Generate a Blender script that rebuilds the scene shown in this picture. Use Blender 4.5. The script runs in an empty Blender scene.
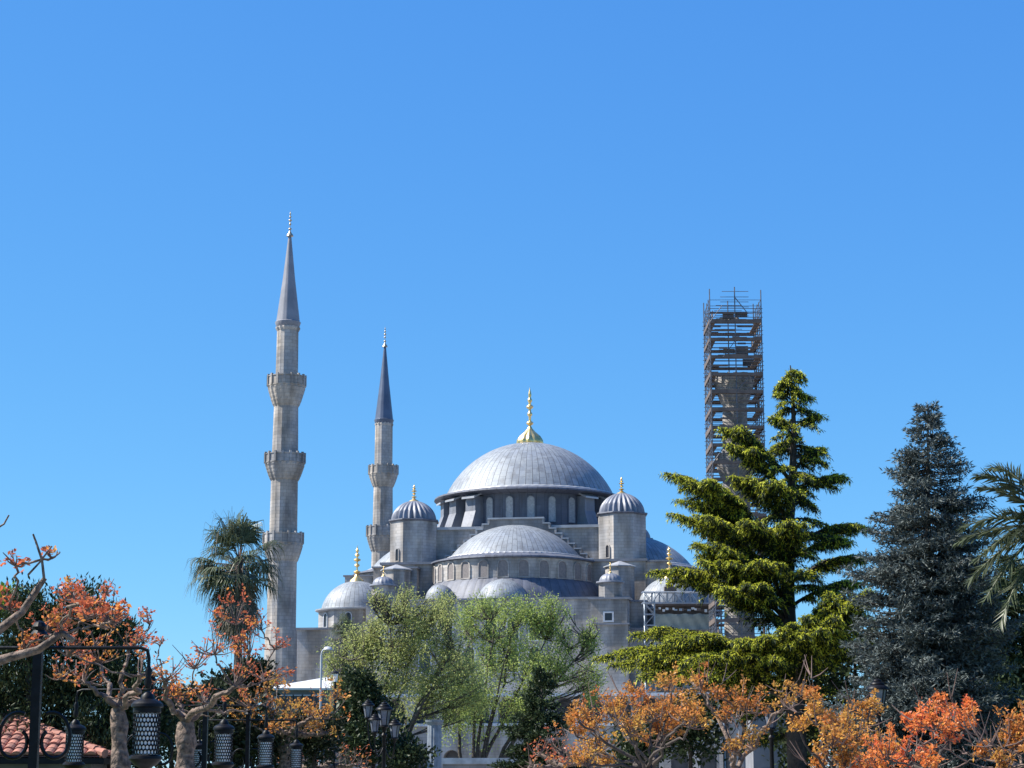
import bpy, math, random
import numpy as np
from mathutils import Vector, Matrix
R = math.radians
PI = math.pi
SC = bpy.context.scene
COL = SC.collection

# ------------------------------------------------------------------ camera, sky, sun, exposure
F = 2000.0                       # focal length in pixels of the 1024 px wide picture
TILT = R(11.14)
EYE = 1.65
cam_data = bpy.data.cameras.new('camera')
cam_data.sensor_width = 36.0
cam_data.lens = 36.0 * F / 1024.0
cam_data.clip_start = 0.1
cam_data.clip_end = 9000
cam = bpy.data.objects.new('camera', cam_data)
cam.location = (0, 0, EYE)
cam.rotation_euler = (R(90) + TILT, 0, 0)
COL.objects.link(cam)
SC.camera = cam

SUN_AZ = R(-88)                  # to the left of the view direction (+Y)
SUN_EL = R(48)
world = bpy.data.worlds.new('World')
SC.world = world
world.use_nodes = True
wn = world.node_tree
bg = wn.nodes['Background']
sky = wn.nodes.new('ShaderNodeTexSky')
sky.sky_type = 'NISHITA'
sky.sun_disc = False
sky.sun_elevation = SUN_EL
sky.sun_rotation = SUN_AZ
sky.altitude = 0
sky.air_density = 0.7
sky.dust_density = 0.0
sky.ozone_density = 6.0
tint = wn.nodes.new('ShaderNodeMix')       # clean, deep blue spring air
tint.data_type = 'RGBA'; tint.blend_type = 'MULTIPLY'
tint.inputs[0].default_value = 1.0
tint.inputs[7].default_value = (0.59, 1.33, 3.20, 1)
sep = wn.nodes.new('ShaderNodeSeparateColor'); comb = wn.nodes.new('ShaderNodeCombineColor')
wn.links.new(sky.outputs[0], sep.inputs[0])
for ch, g in enumerate((0.9, 0.65, 0.3)):        # flatter green and blue towards the horizon: clear dry air
    pw = wn.nodes.new('ShaderNodeMath'); pw.operation = 'POWER'; pw.inputs[1].default_value = g
    wn.links.new(sep.outputs[ch], pw.inputs[0]); wn.links.new(pw.outputs[0], comb.inputs[ch])
wn.links.new(comb.outputs[0], tint.inputs[6])
wn.links.new(tint.outputs[2], bg.inputs['Color'])
bg.inputs['Strength'].default_value = 0.0925

sun_data = bpy.data.lights.new('sun', 'SUN')
sun_data.energy = 5.0
sun_data.angle = R(0.5)
sun_data.color = (1.0, 0.95, 0.86)
sun = bpy.data.objects.new('sun', sun_data)
sdir = Vector((math.sin(SUN_AZ) * math.cos(SUN_EL), math.cos(SUN_AZ) * math.cos(SUN_EL), math.sin(SUN_EL)))
sun.rotation_euler = sdir.to_track_quat('Z', 'Y').to_euler()
sun.location = (-60, 40, 90)
COL.objects.link(sun)

SC.view_settings.view_transform = 'Standard'
SC.view_settings.look = 'None'
SC.view_settings.gamma = 1.0
SC.view_settings.use_curve_mapping = False
SC.view_settings.exposure = 1.0
SC.render.engine = 'CYCLES'
SC.cycles.max_bounces = 6
SC.cycles.transparent_max_bounces = 6

# ------------------------------------------------------------------ measuring helpers
CT, ST = math.cos(TILT), math.sin(TILT)
def at(px, py, Y):
    """point of the place that stands Y metres ahead and is seen at (px, py)"""
    u, v = (px - 512) / F, (384 - py) / F
    s = Y / (CT - v * ST)
    return Vector((s * u, Y, EYE + s * (ST + v * CT)))
def ppm(Y, py=600):
    p = at(512, py, Y)
    return F / (p.y * CT + (p.z - EYE) * ST)

# ------------------------------------------------------------------ object helpers
WM = {}
def tag(o, label=None, cat=None, group=None, kind=None):
    if label: o['label'] = label
    if cat: o['category'] = cat
    if group: o['group'] = group
    if kind: o['kind'] = kind
    return o
def thing(name, label, cat, loc=(0, 0, 0), rz=0, group=None):
    o = bpy.data.objects.new(name, None)
    o.empty_display_size = 0.3
    COL.objects.link(o)
    o.location = loc
    o.rotation_euler = (0, 0, rz)
    WM[o.name] = Matrix.Translation(Vector(loc)) @ Matrix.Rotation(rz, 4, 'Z')
    return tag(o, label, cat, group)
def link_mesh(name, me, mats, parent, loc=(0, 0, 0)):
    for m in mats: me.materials.append(m)
    o = bpy.data.objects.new(name, me)
    COL.objects.link(o)
    if parent is not None: o.parent = parent
    o.location = loc
    WM[o.name] = (WM[parent.name] if parent is not None else Matrix()) @ Matrix.Translation(Vector(loc))
    return o
def dup(root, loc, rz, label, group=None):
    r = root.copy(); COL.objects.link(r); r.location = loc; r.rotation_euler = (0, 0, rz); r['label'] = label
    WM[r.name] = Matrix.Translation(Vector(loc)) @ Matrix.Rotation(rz, 4, 'Z')
    if group: r['group'] = group
    for ch in list(root.children):
        c = ch.copy(); COL.objects.link(c); c.parent = r
        for g in list(ch.children):
            d = g.copy(); COL.objects.link(d); d.parent = c
    return r

class MB:
    def __init__(s): s.v = []; s.f = []; s.m = []
    def add(s, vs, fs, mi=0):
        o = len(s.v); s.v += [tuple(v) for v in vs]
        for f in fs: s.f.append(tuple(i + o for i in f)); s.m.append(mi)
        return s
    def box(s, c, d, rz=0, mi=0, taper=1.0):
        x, y, z = d[0] / 2, d[1] / 2, d[2] / 2
        ca, sa = math.cos(rz), math.sin(rz)
        vs = []
        for k, (a, b, e) in enumerate([(-1,-1,-1),(1,-1,-1),(1,1,-1),(-1,1,-1),(-1,-1,1),(1,-1,1),(1,1,1),(-1,1,1)]):
            t = taper if e > 0 else 1
            p, q = a * x * t, b * y * t
            vs.append((c[0] + p * ca - q * sa, c[1] + p * sa + q * ca, c[2] + e * z))
        return s.add(vs, [(0,3,2,1),(4,5,6,7),(0,1,5,4),(1,2,6,5),(2,3,7,6),(3,0,4,7)], mi)
    def bounds(s, x0, x1, y0, y1, z0, z1, mi=0):
        return s.box(((x0+x1)/2, (y0+y1)/2, (z0+z1)/2), (x1-x0, y1-y0, z1-z0), 0, mi)
    def tube(s, pts, rad, n=6, mi=0, jit=0.0):
        pts = [Vector(p) for p in pts]
        if not hasattr(rad, '__len__'): rad = [rad] * len(pts)
        vs, fs = [], []
        up = Vector((0.13, 0.21, 0.97))
        for i, p in enumerate(pts):
            d = (pts[min(i+1, len(pts)-1)] - pts[max(i-1, 0)])
            if d.length < 1e-9: d = Vector((0, 0, 1))
            d.normalize()
            a = d.cross(up)
            if a.length < 0.2: a = d.cross(Vector((1, 0.1, 0)))
            a.normalize(); b = d.cross(a)
            for k in range(n):
                t = 2 * PI * k / n
                q = rad[i] * (1 + jit * math.sin(k * 2.7 + i * 1.9 + p.x * 40) * math.cos(i * 3.1 + k * 1.3)) if jit else rad[i]
                vs.append(p + (a * math.cos(t) + b * math.sin(t)) * q)
        for i in range(len(pts) - 1):
            for k in range(n):
                k2 = (k + 1) % n
                fs.append((i*n+k, i*n+k2, (i+1)*n+k2, (i+1)*n+k))
        fs.append(tuple(range(n))[::-1])
        fs.append(tuple((len(pts)-1)*n + k for k in range(n)))
        return s.add(vs, fs, mi)
    def lathe(s, prof, n=24, c=(0, 0, 0), a0=0.0, a1=2*PI, mi=0, rmod=None, caps=True):
        full = abs(a1 - a0 - 2*PI) < 1e-6
        m = n if full else n + 1
        vs, fs = [], []
        for (r, z) in prof:
            for k in range(m):
                t = a0 + (a1 - a0) * k / n
                rr = r * (rmod(k, z) if rmod else 1)
                vs.append((c[0] + rr * math.cos(t), c[1] + rr * math.sin(t), c[2] + z))
        for i in range(len(prof) - 1):
            for k in range(n):
                k2 = (k + 1) % m
                fs.append((i*m+k, i*m+k2, (i+1)*m+k2, (i+1)*m+k))
        if caps and full:
            if prof[0][0] > 1e-4: fs.append(tuple(range(m))[::-1])
            if prof[-1][0] > 1e-4: fs.append(tuple((len(prof)-1)*m + k for k in range(m)))
        return s.add(vs, fs, mi)
    def prism(s, poly, y0, y1, mi=0):
        """polygon in x,z (counter-clockwise seen from -y) extruded from y0 (front) to y1"""
        n = len(poly)
        vs = [(x, y0, z) for x, z in poly] + [(x, y1, z) for x, z in poly]
        fs = [tuple(range(n)), tuple(range(2*n-1, n-1, -1))]
        for i in range(n):
            j = (i + 1) % n
            fs.append((i, i+n, j+n, j))
        return s.add(vs, fs, mi)
    def obj(s, name, mats, parent=None, smooth=None, origin=(0, 0, 0), world=False, xf=None):
        if not isinstance(mats, (list, tuple)): mats = [mats]
        V = np.array(s.v, dtype=np.float64).reshape(-1, 3)
        if xf is not None:
            M = np.array(xf); V = V @ M[:3, :3].T + M[:3, 3]
        if world and parent is not None:
            M = np.array(WM[parent.name].inverted()); V = V @ M[:3, :3].T + M[:3, 3]
        V = V - np.array(origin, dtype=np.float64)
        me = bpy.data.meshes.new(name)
        me.from_pydata(V.tolist(), [], s.f)
        me.polygons.foreach_set('material_index', np.array(s.m, dtype=np.int32))
        if smooth:
            me.polygons.foreach_set('use_smooth', np.ones(len(s.f), dtype=bool))
            me.update()
            me.set_sharp_from_angle(angle=R(smooth if smooth is not True else 40))
        me.update()
        return link_mesh(name, me, mats, parent, origin)

def quads_obj(name, V, mats, parent=None, mi=None, smooth=False):
    """V: (N,4,3) world points -> one mesh of N small separate faces"""
    V = np.asarray(V, dtype=np.float32)
    N = V.shape[0]
    V = V.reshape(-1, 3)
    if parent is not None:
        M = np.array(WM[parent.name].inverted()); V = (V @ M[:3, :3].T + M[:3, 3]).astype(np.float32)
    me = bpy.data.meshes.new(name)
    me.vertices.add(4 * N); me.vertices.foreach_set('co', V.ravel())
    me.loops.add(4 * N); me.loops.foreach_set('vertex_index', np.arange(4 * N, dtype=np.int32))
    me.polygons.add(N); me.polygons.foreach_set('loop_start', np.arange(0, 4 * N, 4, dtype=np.int32))
    me.polygons.foreach_set('loop_total', np.full(N, 4, dtype=np.int32))
    if mi is not None: me.polygons.foreach_set('material_index', np.asarray(mi, dtype=np.int32))
    me.update(calc_edges=True)
    return link_mesh(name, me, mats if isinstance(mats, (list, tuple)) else [mats], parent)

def unit(a): return a / (np.linalg.norm(a, axis=-1, keepdims=True) + 1e-9)
def leaves(c, d, L, W, rng, droop=0.0, fat=0.45):
    """leaf shaped faces: base c, direction d (N,3), length L, width W"""
    N = len(c)
    d = unit(d)
    r = rng.normal(size=(N, 3)); b = unit(np.cross(d, r))
    L = np.broadcast_to(np.asarray(L, float).reshape(-1, 1), (N, 1)); W = np.broadcast_to(np.asarray(W, float).reshape(-1, 1), (N, 1))
    V = np.empty((N, 4, 3))
    V[:, 0] = c
    V[:, 1] = c + d * L * fat + b * W * 0.5
    V[:, 2] = c + d * L - np.array([0, 0, 1.0]) * L * droop
    V[:, 3] = c + d * L * fat - b * W * 0.5
    return V
# ------------------------------------------------------------------ materials
def new_mat(name):
    m = bpy.data.materials.new(name); m.use_nodes = True
    nt = m.node_tree
    return m, nt, nt.nodes['Principled BSDF']
def N(nt, t, **kw):
    n = nt.nodes.new(t)
    for k, v in kw.items(): setattr(n, k, v)
    return n
def mix_col(nt, fac, a, b, mode='MIX'):
    n = N(nt, 'ShaderNodeMix', data_type='RGBA', blend_type=mode)
    for s, v in ((n.inputs[0], fac), (n.inputs[6], a), (n.inputs[7], b)):
        if isinstance(v, bpy.types.NodeSocket): nt.links.new(v, s)
        elif isinstance(v, (int, float)): s.default_value = v
        else: s.default_value = (*v, 1)
    return n.outputs[2]
def noise_fac(nt, scale, detail=4, vec=None, lo=0.35, hi=0.65):
    n = N(nt, 'ShaderNodeTexNoise'); n.inputs['Scale'].default_value = scale; n.inputs['Detail'].default_value = detail
    if vec is None:
        tc = N(nt, 'ShaderNodeTexCoord'); vec = tc.outputs['Object']
    nt.links.new(vec, n.inputs['Vector'])
    mr = N(nt, 'ShaderNodeMapRange'); mr.inputs[1].default_value = lo; mr.inputs[2].default_value = hi
    nt.links.new(n.outputs[0], mr.inputs[0])
    return mr.outputs[0]
def stretched(nt, sx, sy, sz):
    tc = N(nt, 'ShaderNodeTexCoord'); mp = N(nt, 'ShaderNodeMapping')
    mp.inputs['Scale'].default_value = (sx, sy, sz)
    nt.links.new(tc.outputs['Object'], mp.inputs['Vector'])
    return mp.outputs[0]
def bump(nt, b, height, strength, dist):
    n = N(nt, 'ShaderNodeBump'); n.inputs['Strength'].default_value = strength; n.inputs['Distance'].default_value = dist
    nt.links.new(height, n.inputs['Height']); nt.links.new(n.outputs[0], b.inputs['Normal'])
def simple(name, col, col2=None, rough=0.6, scale=3.0, metallic=0.0, bmp=0.0, spec=0.5):
    m, nt, b = new_mat(name)
    f = noise_fac(nt, scale)
    c = mix_col(nt, f, col, col2 or tuple(x * 0.75 for x in col))
    nt.links.new(c, b.inputs['Base Color'])
    b.inputs['Roughness'].default_value = rough; b.inputs['Metallic'].default_value = metallic
    b.inputs['Specular IOR Level'].default_value = spec
    if bmp: bump(nt, b, f, bmp, 0.02)
    return m
def stone(name, c1, c2, mortar, bw=1.1, bh=0.5, stain=0.6):
    m, nt, b = new_mat(name)
    tc = N(nt, 'ShaderNodeTexCoord'); sp = N(nt, 'ShaderNodeSeparateXYZ'); nt.links.new(tc.outputs['Object'], sp.inputs[0])
    ad = N(nt, 'ShaderNodeMath', operation='ADD'); nt.links.new(sp.outputs[0], ad.inputs[0]); nt.links.new(sp.outputs[1], ad.inputs[1])
    cb = N(nt, 'ShaderNodeCombineXYZ'); nt.links.new(ad.outputs[0], cb.inputs[0]); nt.links.new(sp.outputs[2], cb.inputs[1])
    br = N(nt, 'ShaderNodeTexBrick'); nt.links.new(cb.outputs[0], br.inputs['Vector'])
    br.inputs['Color1'].default_value = (*c1, 1); br.inputs['Color2'].default_value = (*c2, 1); br.inputs['Mortar'].default_value = (*mortar, 1)
    br.inputs['Scale'].default_value = 1.0; br.inputs['Brick Width'].default_value = bw; br.inputs['Row Height'].default_value = bh
    br.inputs['Mortar Size'].default_value = 0.03; br.inputs['Mortar Smooth'].default_value = 0.5
    f1 = noise_fac(nt, 1.0, 6, stretched(nt, 0.6, 0.6, 0.16), 0.38, 0.66)
    f2 = noise_fac(nt, 0.35, 5, None, 0.4, 0.62)
    c = mix_col(nt, f1, br.outputs[0], (stain, stain * 0.97, stain * 0.93), 'MULTIPLY')
    k = mix_col(nt, f2, (0.82, 0.84, 0.88), (1.12, 1.05, 0.97))
    c = mix_col(nt, 1.0, c, k, 'MULTIPLY')
    nt.links.new(c, b.inputs['Base Color'])
    b.inputs['Roughness'].default_value = 0.85; b.inputs['Specular IOR Level'].default_value = 0.25
    bump(nt, b, br.outputs[0], 0.5, 0.05)
    return m
def lead(name, col, panels=48, rough=0.52, rows=1.1, seam=0.8):
    m, nt, b = new_mat(name)
    tc = N(nt, 'ShaderNodeTexCoord'); sp = N(nt, 'ShaderNodeSeparateXYZ'); nt.links.new(tc.outputs['Object'], sp.inputs[0])
    at2 = N(nt, 'ShaderNodeMath', operation='ARCTAN2'); nt.links.new(sp.outputs[1], at2.inputs[0]); nt.links.new(sp.outputs[0], at2.inputs[1])
    ml = N(nt, 'ShaderNodeMath', operation='MULTIPLY'); ml.inputs[1].default_value = panels / (2 * PI); nt.links.new(at2.outputs[0], ml.inputs[0])
    fl = N(nt, 'ShaderNodeMath', operation='FLOOR'); nt.links.new(ml.outputs[0], fl.inputs[0])
    zr = N(nt, 'ShaderNodeMath', operation='MULTIPLY'); zr.inputs[1].default_value = rows; nt.links.new(sp.outputs[2], zr.inputs[0])
    zo = N(nt, 'ShaderNodeMath', operation='MULTIPLY_ADD'); nt.links.new(fl.outputs[0], zo.inputs[0]); zo.inputs[1].default_value = 0.37; nt.links.new(zr.outputs[0], zo.inputs[2])
    zf = N(nt, 'ShaderNodeMath', operation='FLOOR'); nt.links.new(zo.outputs[0], zf.inputs[0])
    zq = N(nt, 'ShaderNodeMath', operation='FRACT'); nt.links.new(zo.outputs[0], zq.inputs[0])
    zc = N(nt, 'ShaderNodeMath', operation='COMPARE'); nt.links.new(zq.outputs[0], zc.inputs[0]); zc.inputs[1].default_value = 0.0; zc.inputs[2].default_value = 0.09
    zm = N(nt, 'ShaderNodeMath', operation='MULTIPLY'); nt.links.new(zc.outputs[0], zm.inputs[0]); zm.inputs[1].default_value = seam * 0.45
    cb = N(nt, 'ShaderNodeCombineXYZ'); nt.links.new(fl.outputs[0], cb.inputs[0]); nt.links.new(zf.outputs[0], cb.inputs[1])
    wnz = N(nt, 'ShaderNodeTexWhiteNoise', noise_dimensions='2D'); nt.links.new(cb.outputs[0], wnz.inputs['Vector'])
    c = mix_col(nt, wnz.outputs[0], tuple(x * 0.78 for x in col), tuple(x * 1.16 for x in col))
    f = noise_fac(nt, 0.55, 6, None, 0.38, 0.62)
    c = mix_col(nt, f, c, tuple(x * y for x, y in zip(col, (1.15, 1.12, 1.05))))
    f3 = noise_fac(nt, 1.4, 4, stretched(nt, 1, 1, 0.2), 0.5, 0.75)
    c = mix_col(nt, f3, c, tuple(x * y for x, y in zip(col, (0.70, 0.66, 0.62))))
    fr = N(nt, 'ShaderNodeMath', operation='FRACT'); nt.links.new(ml.outputs[0], fr.inputs[0])
    s1 = N(nt, 'ShaderNodeMath', operation='COMPARE'); nt.links.new(fr.outputs[0], s1.inputs[0]); s1.inputs[1].default_value = 0.0; s1.inputs[2].default_value = 0.13
    s2 = N(nt, 'ShaderNodeMath', operation='MULTIPLY'); nt.links.new(s1.outputs[0], s2.inputs[0]); s2.inputs[1].default_value = seam
    c = mix_col(nt, zm.outputs[0], c, tuple(x * 0.4 for x in col))
    c = mix_col(nt, s2.outputs[0], c, tuple(x * 0.35 for x in col))
    nt.links.new(c, b.inputs['Base Color'])
    b.inputs['Roughness'].default_value = rough; b.inputs['Metallic'].default_value = 0.12
    hh = N(nt, 'ShaderNodeMath', operation='MULTIPLY_ADD'); nt.links.new(s2.outputs[0], hh.inputs[0]); hh.inputs[1].default_value = 1.0; nt.links.new(f, hh.inputs[2])
    bump(nt, b, hh.outputs[0], 0.35, 0.06)
    return m
def leaf_mat(name, cols, trans=0.35, rough=0.5, patch=None, spec=0.15):
    """every leaf takes a colour of its own out of cols"""
    m, nt, b = new_mat(name)
    g = N(nt, 'ShaderNodeNewGeometry')
    cr = N(nt, 'ShaderNodeValToRGB')
    cr.color_ramp.interpolation = 'LINEAR'
    el = cr.color_ramp.elements
    while len(el) < len(cols): el.new(0.5)
    for i, c in enumerate(cols):
        el[i].position = i / max(1, len(cols) - 1); el[i].color = (*c, 1)
    if patch:
        f = noise_fac(nt, patch, 2, None, 0.33, 0.67)
        mx = N(nt, 'ShaderNodeMath', operation='MULTIPLY_ADD'); nt.links.new(g.outputs['Random Per Island'], mx.inputs[0]); mx.inputs[1].default_value = 0.45
        m2 = N(nt, 'ShaderNodeMath', operation='MULTIPLY'); nt.links.new(f, m2.inputs[0]); m2.inputs[1].default_value = 0.55
        nt.links.new(m2.outputs[0], mx.inputs[2]); src = mx.outputs[0]
    else: src = g.outputs['Random Per Island']
    nt.links.new(src, cr.inputs[0])
    nt.links.new(cr.outputs[0], b.inputs['Base Color'])
    b.inputs['Roughness'].default_value = rough; b.inputs['Specular IOR Level'].default_value = spec
    tr = N(nt, 'ShaderNodeBsdfTranslucent'); nt.links.new(cr.outputs[0], tr.inputs['Color'])
    ms = N(nt, 'ShaderNodeMixShader'); ms.inputs[0].default_value = trans
    nt.links.new(b.outputs[0], ms.inputs[1]); nt.links.new(tr.outputs[0], ms.inputs[2])
    nt.links.new(ms.outputs[0], nt.nodes['Material Output'].inputs['Surface'])
    return m

MT = dict(
    stone=stone('pale_limestone', (0.465, 0.45, 0.435), (0.385, 0.37, 0.36), (0.325, 0.315, 0.305), 0.8, 0.38, 0.5),
    stone_minaret=stone('weathered_minaret_stone', (0.44, 0.42, 0.40), (0.345, 0.33, 0.315), (0.285, 0.275, 0.265), 0.7, 0.4, 0.5),
    stone_dark=stone('dark_grey_stone', (0.30, 0.28, 0.275), (0.26, 0.245, 0.24), (0.22, 0.21, 0.2), 0.8, 0.38),  # darker grey than the main wall stone
    lead=lead('lead_sheet', (0.215, 0.24, 0.275), 76, 0.6),
    lead_small=lead('lead_sheet_of_small_domes', (0.23, 0.255, 0.29), 44, 0.6),
    lead_shade=lead('shaded_lead_sheet', (0.10, 0.112, 0.15), 60, 0.6, 1.1, 0.4),  # darker copy of the lead: shade on drum, eaves and apron as colour
    lead_rib=lead('ribbed_lead', (0.19, 0.205, 0.25), 24, 0.5, 1.1, 0.0),
    lead_flat=simple('lead_flashing', (0.38, 0.39, 0.41), (0.29, 0.30, 0.32), 0.5, 0.8, 0.2),
    lead_spire=simple('spire_lead', (0.22, 0.225, 0.255), (0.17, 0.175, 0.20), 0.6, 0.7, 0.1),
    gold=simple('gilt_brass', (0.85, 0.64, 0.30), (0.70, 0.50, 0.20), 0.36, 2.0, 0.9),
    grille_brown=simple('brown_grey_window_lattice', (0.23, 0.20, 0.19), (0.17, 0.155, 0.15), 0.8, 4.0),
    grille=simple('pale_window_lattice', (0.42, 0.43, 0.44), (0.30, 0.31, 0.33), 0.7, 4.0),
    void=simple('dark_glass', (0.03, 0.032, 0.04), (0.02, 0.02, 0.025), 0.25, 1.0),
    black=simple('black_painted_iron', (0.004, 0.004, 0.005), (0.008, 0.008, 0.010), 0.45, 12.0, 0.0, 0.1, 0.18),
    glass_white=simple('milky_lamp_glass', (0.86, 0.85, 0.84), (0.75, 0.75, 0.75), 0.35, 5.0),
    glass_clear=simple('clear_lamp_glass', (0.16, 0.18, 0.22), (0.10, 0.115, 0.15), 0.12, 5.0),
    white=simple('white_paint', (0.62, 0.62, 0.62), (0.52, 0.52, 0.52), 0.55, 2.0),
    plaster=simple('shaded_white_plaster', (0.20, 0.205, 0.225), (0.15, 0.155, 0.17), 0.8, 1.4),  # white plaster greyed and blued to put shade into its colour
    plaster_dark=simple('dark_grey_render', (0.16, 0.16, 0.17), (0.11, 0.11, 0.12), 0.8, 1.4),
    pillar=simple('blue_grey_pillar_stone', (0.20, 0.225, 0.265), (0.12, 0.135, 0.165), 0.6, 3.0),
    ledge=simple('dark_lead_ledge', (0.20, 0.21, 0.24), (0.14, 0.15, 0.175), 0.6, 0.8, 0.1),
    marble=simple('grey_veined_marble', (0.50, 0.52, 0.55), (0.36, 0.38, 0.42), 0.5, 2.0),
    steel=simple('galvanised_steel', (0.34, 0.38, 0.42), (0.26, 0.29, 0.33), 0.45, 3.0, 0.4),
    scaff=simple('dull_scaffold_tube', (0.11, 0.12, 0.15), (0.07, 0.075, 0.09), 0.5, 2.0, 0.3),
    plank=simple('weathered_scaffold_boards', (0.135, 0.105, 0.092), (0.085, 0.067, 0.06), 0.85, 1.2),
    net=simple('green_debris_netting', (0.26, 0.29, 0.27), (0.19, 0.22, 0.205), 0.9, 1.0),
    tile=simple('terracotta_roof_tiles', (0.44, 0.18, 0.125), (0.20, 0.095, 0.075), 0.85, 5.0, 0, 0.3),
    bark=simple('grey_brown_bark', (0.085, 0.066, 0.056), (0.04, 0.033, 0.029), 0.9, 8.0, 0, 0.6),
    bark_dark=simple('dark_bark', (0.06, 0.048, 0.04), (0.035, 0.03, 0.026), 0.9, 8.0, 0, 0.6),
    bark_pale=simple('smooth_peeling_bark', (0.23, 0.16, 0.12), (0.05, 0.035, 0.028), 0.85, 13.0, 0, 0.8),
    twig=simple('reddish_twig_bark', (0.17, 0.11, 0.09), (0.10, 0.065, 0.055), 0.8, 8.0),
    frond_dead=leaf_mat('dry_palm_leaf', [(0.10, 0.085, 0.055), (0.19, 0.165, 0.12)], 0.15),
    frond=leaf_mat('fan_palm_leaf', [(0.05, 0.065, 0.038), (0.13, 0.15, 0.085)], 0.2, 0.38),
    stalk=simple('green_palm_stalk', (0.09, 0.10, 0.05), (0.06, 0.065, 0.035), 0.6),
    frond_date=leaf_mat('date_palm_leaf', [(0.03, 0.04, 0.025), (0.10, 0.12, 0.065)], 0.2, 0.35),
    leaf_bronze=leaf_mat('bronze_red_young_leaf', [(0.30, 0.06, 0.045), (0.62, 0.17, 0.07), (0.42, 0.11, 0.07), (0.80, 0.34, 0.07), (0.60, 0.36, 0.12)], 0.45, 0.4, 1.1),
    leaf_gold=leaf_mat('golden_orange_young_leaf', [(0.36, 0.09, 0.05), (0.68, 0.25, 0.06), (0.40, 0.20, 0.06), (0.76, 0.40, 0.08), (0.38, 0.33, 0.08)], 0.45, 0.4, 0.9),
    leaf_red=leaf_mat('orange_red_young_leaf', [(0.45, 0.07, 0.06), (0.76, 0.17, 0.08), (0.80, 0.27, 0.07), (0.62, 0.20, 0.07), (0.78, 0.42, 0.08)], 0.45, 0.4, 0.9),
    leaf_yg=leaf_mat('yellow_green_spring_leaf', [(0.21, 0.24, 0.08), (0.40, 0.43, 0.16), (0.31, 0.33, 0.14)], 0.55, 0.5, 0.35),
    leaf_green=leaf_mat('fresh_green_spring_leaf', [(0.18, 0.24, 0.07), (0.37, 0.45, 0.13), (0.26, 0.31, 0.11)], 0.55, 0.5, 0.35),
    leaf_dark=leaf_mat('dark_evergreen_leaf', [(0.016, 0.027, 0.012), (0.05, 0.072, 0.03)], 0.15, 0.45),
    leaf_broad=leaf_mat('glossy_green_leaf', [(0.10, 0.20, 0.03), (0.22, 0.32, 0.05)], 0.35, 0.4),
    leaf_hedge_shade=leaf_mat('shaded_hedge_leaf', [(0.018, 0.026, 0.014), (0.04, 0.05, 0.025)], 0.2, 0.45),  # kept very dark: shade put into the hedge leaf colour
    cedar_lit_tip=leaf_mat('golden_sunlit_cedar_needles', [(0.30, 0.34, 0.03), (0.68, 0.67, 0.075)], 0.3, 0.55),  # golden young growth, also the sunlit tone of the upper tufts
    cedar_in_shade=leaf_mat('dark_shaded_cedar_needles', [(0.012, 0.022, 0.010), (0.035, 0.055, 0.016)], 0.15, 0.55),  # inner green darkened further: shade put into the needle colour
    spruce=leaf_mat('blue_spruce_needles', [(0.03, 0.042, 0.04), (0.15, 0.175, 0.17)], 0.1, 0.55),
    grass=simple('mown_grass', (0.07, 0.11, 0.03), (0.04, 0.07, 0.02), 0.9, 0.6),
    paving=simple('grey_stone_paving', (0.30, 0.29, 0.27), (0.24, 0.23, 0.22), 0.8, 0.9),
)
# ------------------------------------------------------------------ ground
mb = MB(); mb.add([(-4000, -200, 0), (4000, -200, 0), (4000, 7500, 0), (-4000, 7500, 0)], [(0, 1, 2, 3)])
tag(mb.obj('ground', MT['paving']), kind='structure')
mb = MB()
for xa, xb in ((-70, -5.36), (9.66, 80)): mb.add([(xa, -60, 0.003), (xb, -60, 0.003), (xb, 150, 0.003), (xa, 150, 0.003)], [(0, 1, 2, 3)])
tag(mb.obj('lawn', MT['grass']), kind='structure')
mb = MB(); mb.add([(-5.2, -60, 0.004), (9.5, -60, 0.004), (9.5, 205, 0.004), (-5.2, 205, 0.004)], [(0, 1, 2, 3)])
tag(mb.obj('path', MT['paving']), kind='structure')
mb = MB()
mb.bounds(-5.35, -5.21, -60, 205, 0, 0.12); mb.bounds(9.51, 9.65, -60, 205, 0, 0.12)
tag(mb.obj('kerb', MT['marble']), kind='structure')

# ------------------------------------------------------------------ mosque, built in its own frame: x right, y away, origin under the main dome
MQ_Y = 260.0
TZ = R(-8.5)
MQ_X = at(530, 500, MQ_Y).x
mosque = thing('mosque', 'grey stone mosque with cascading lead domes under a large central dome', 'mosque', (MQ_X, MQ_Y, 0), TZ)
cT, sT = math.cos(TZ), math.sin(TZ)
def M(px, py, ly):
    u, v = (px - 512) / F, (384 - py) / F
    k = CT - v * ST
    # s*u - lx*cT = MQ_X - ly*sT ;  s*k - lx*sT = MQ_Y + ly*cT
    a, b, c, d = u, -cT, k, -sT
    e, f = MQ_X - ly * sT, MQ_Y + ly * cT
    det = a * d - b * c
    s = (e * d - b * f) / det
    lx = (a * f - e * c) / det
    return lx, EYE + s * (ST + v * CT)
def Z(px, py, ly): return M(px, py, ly)[1]

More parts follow.
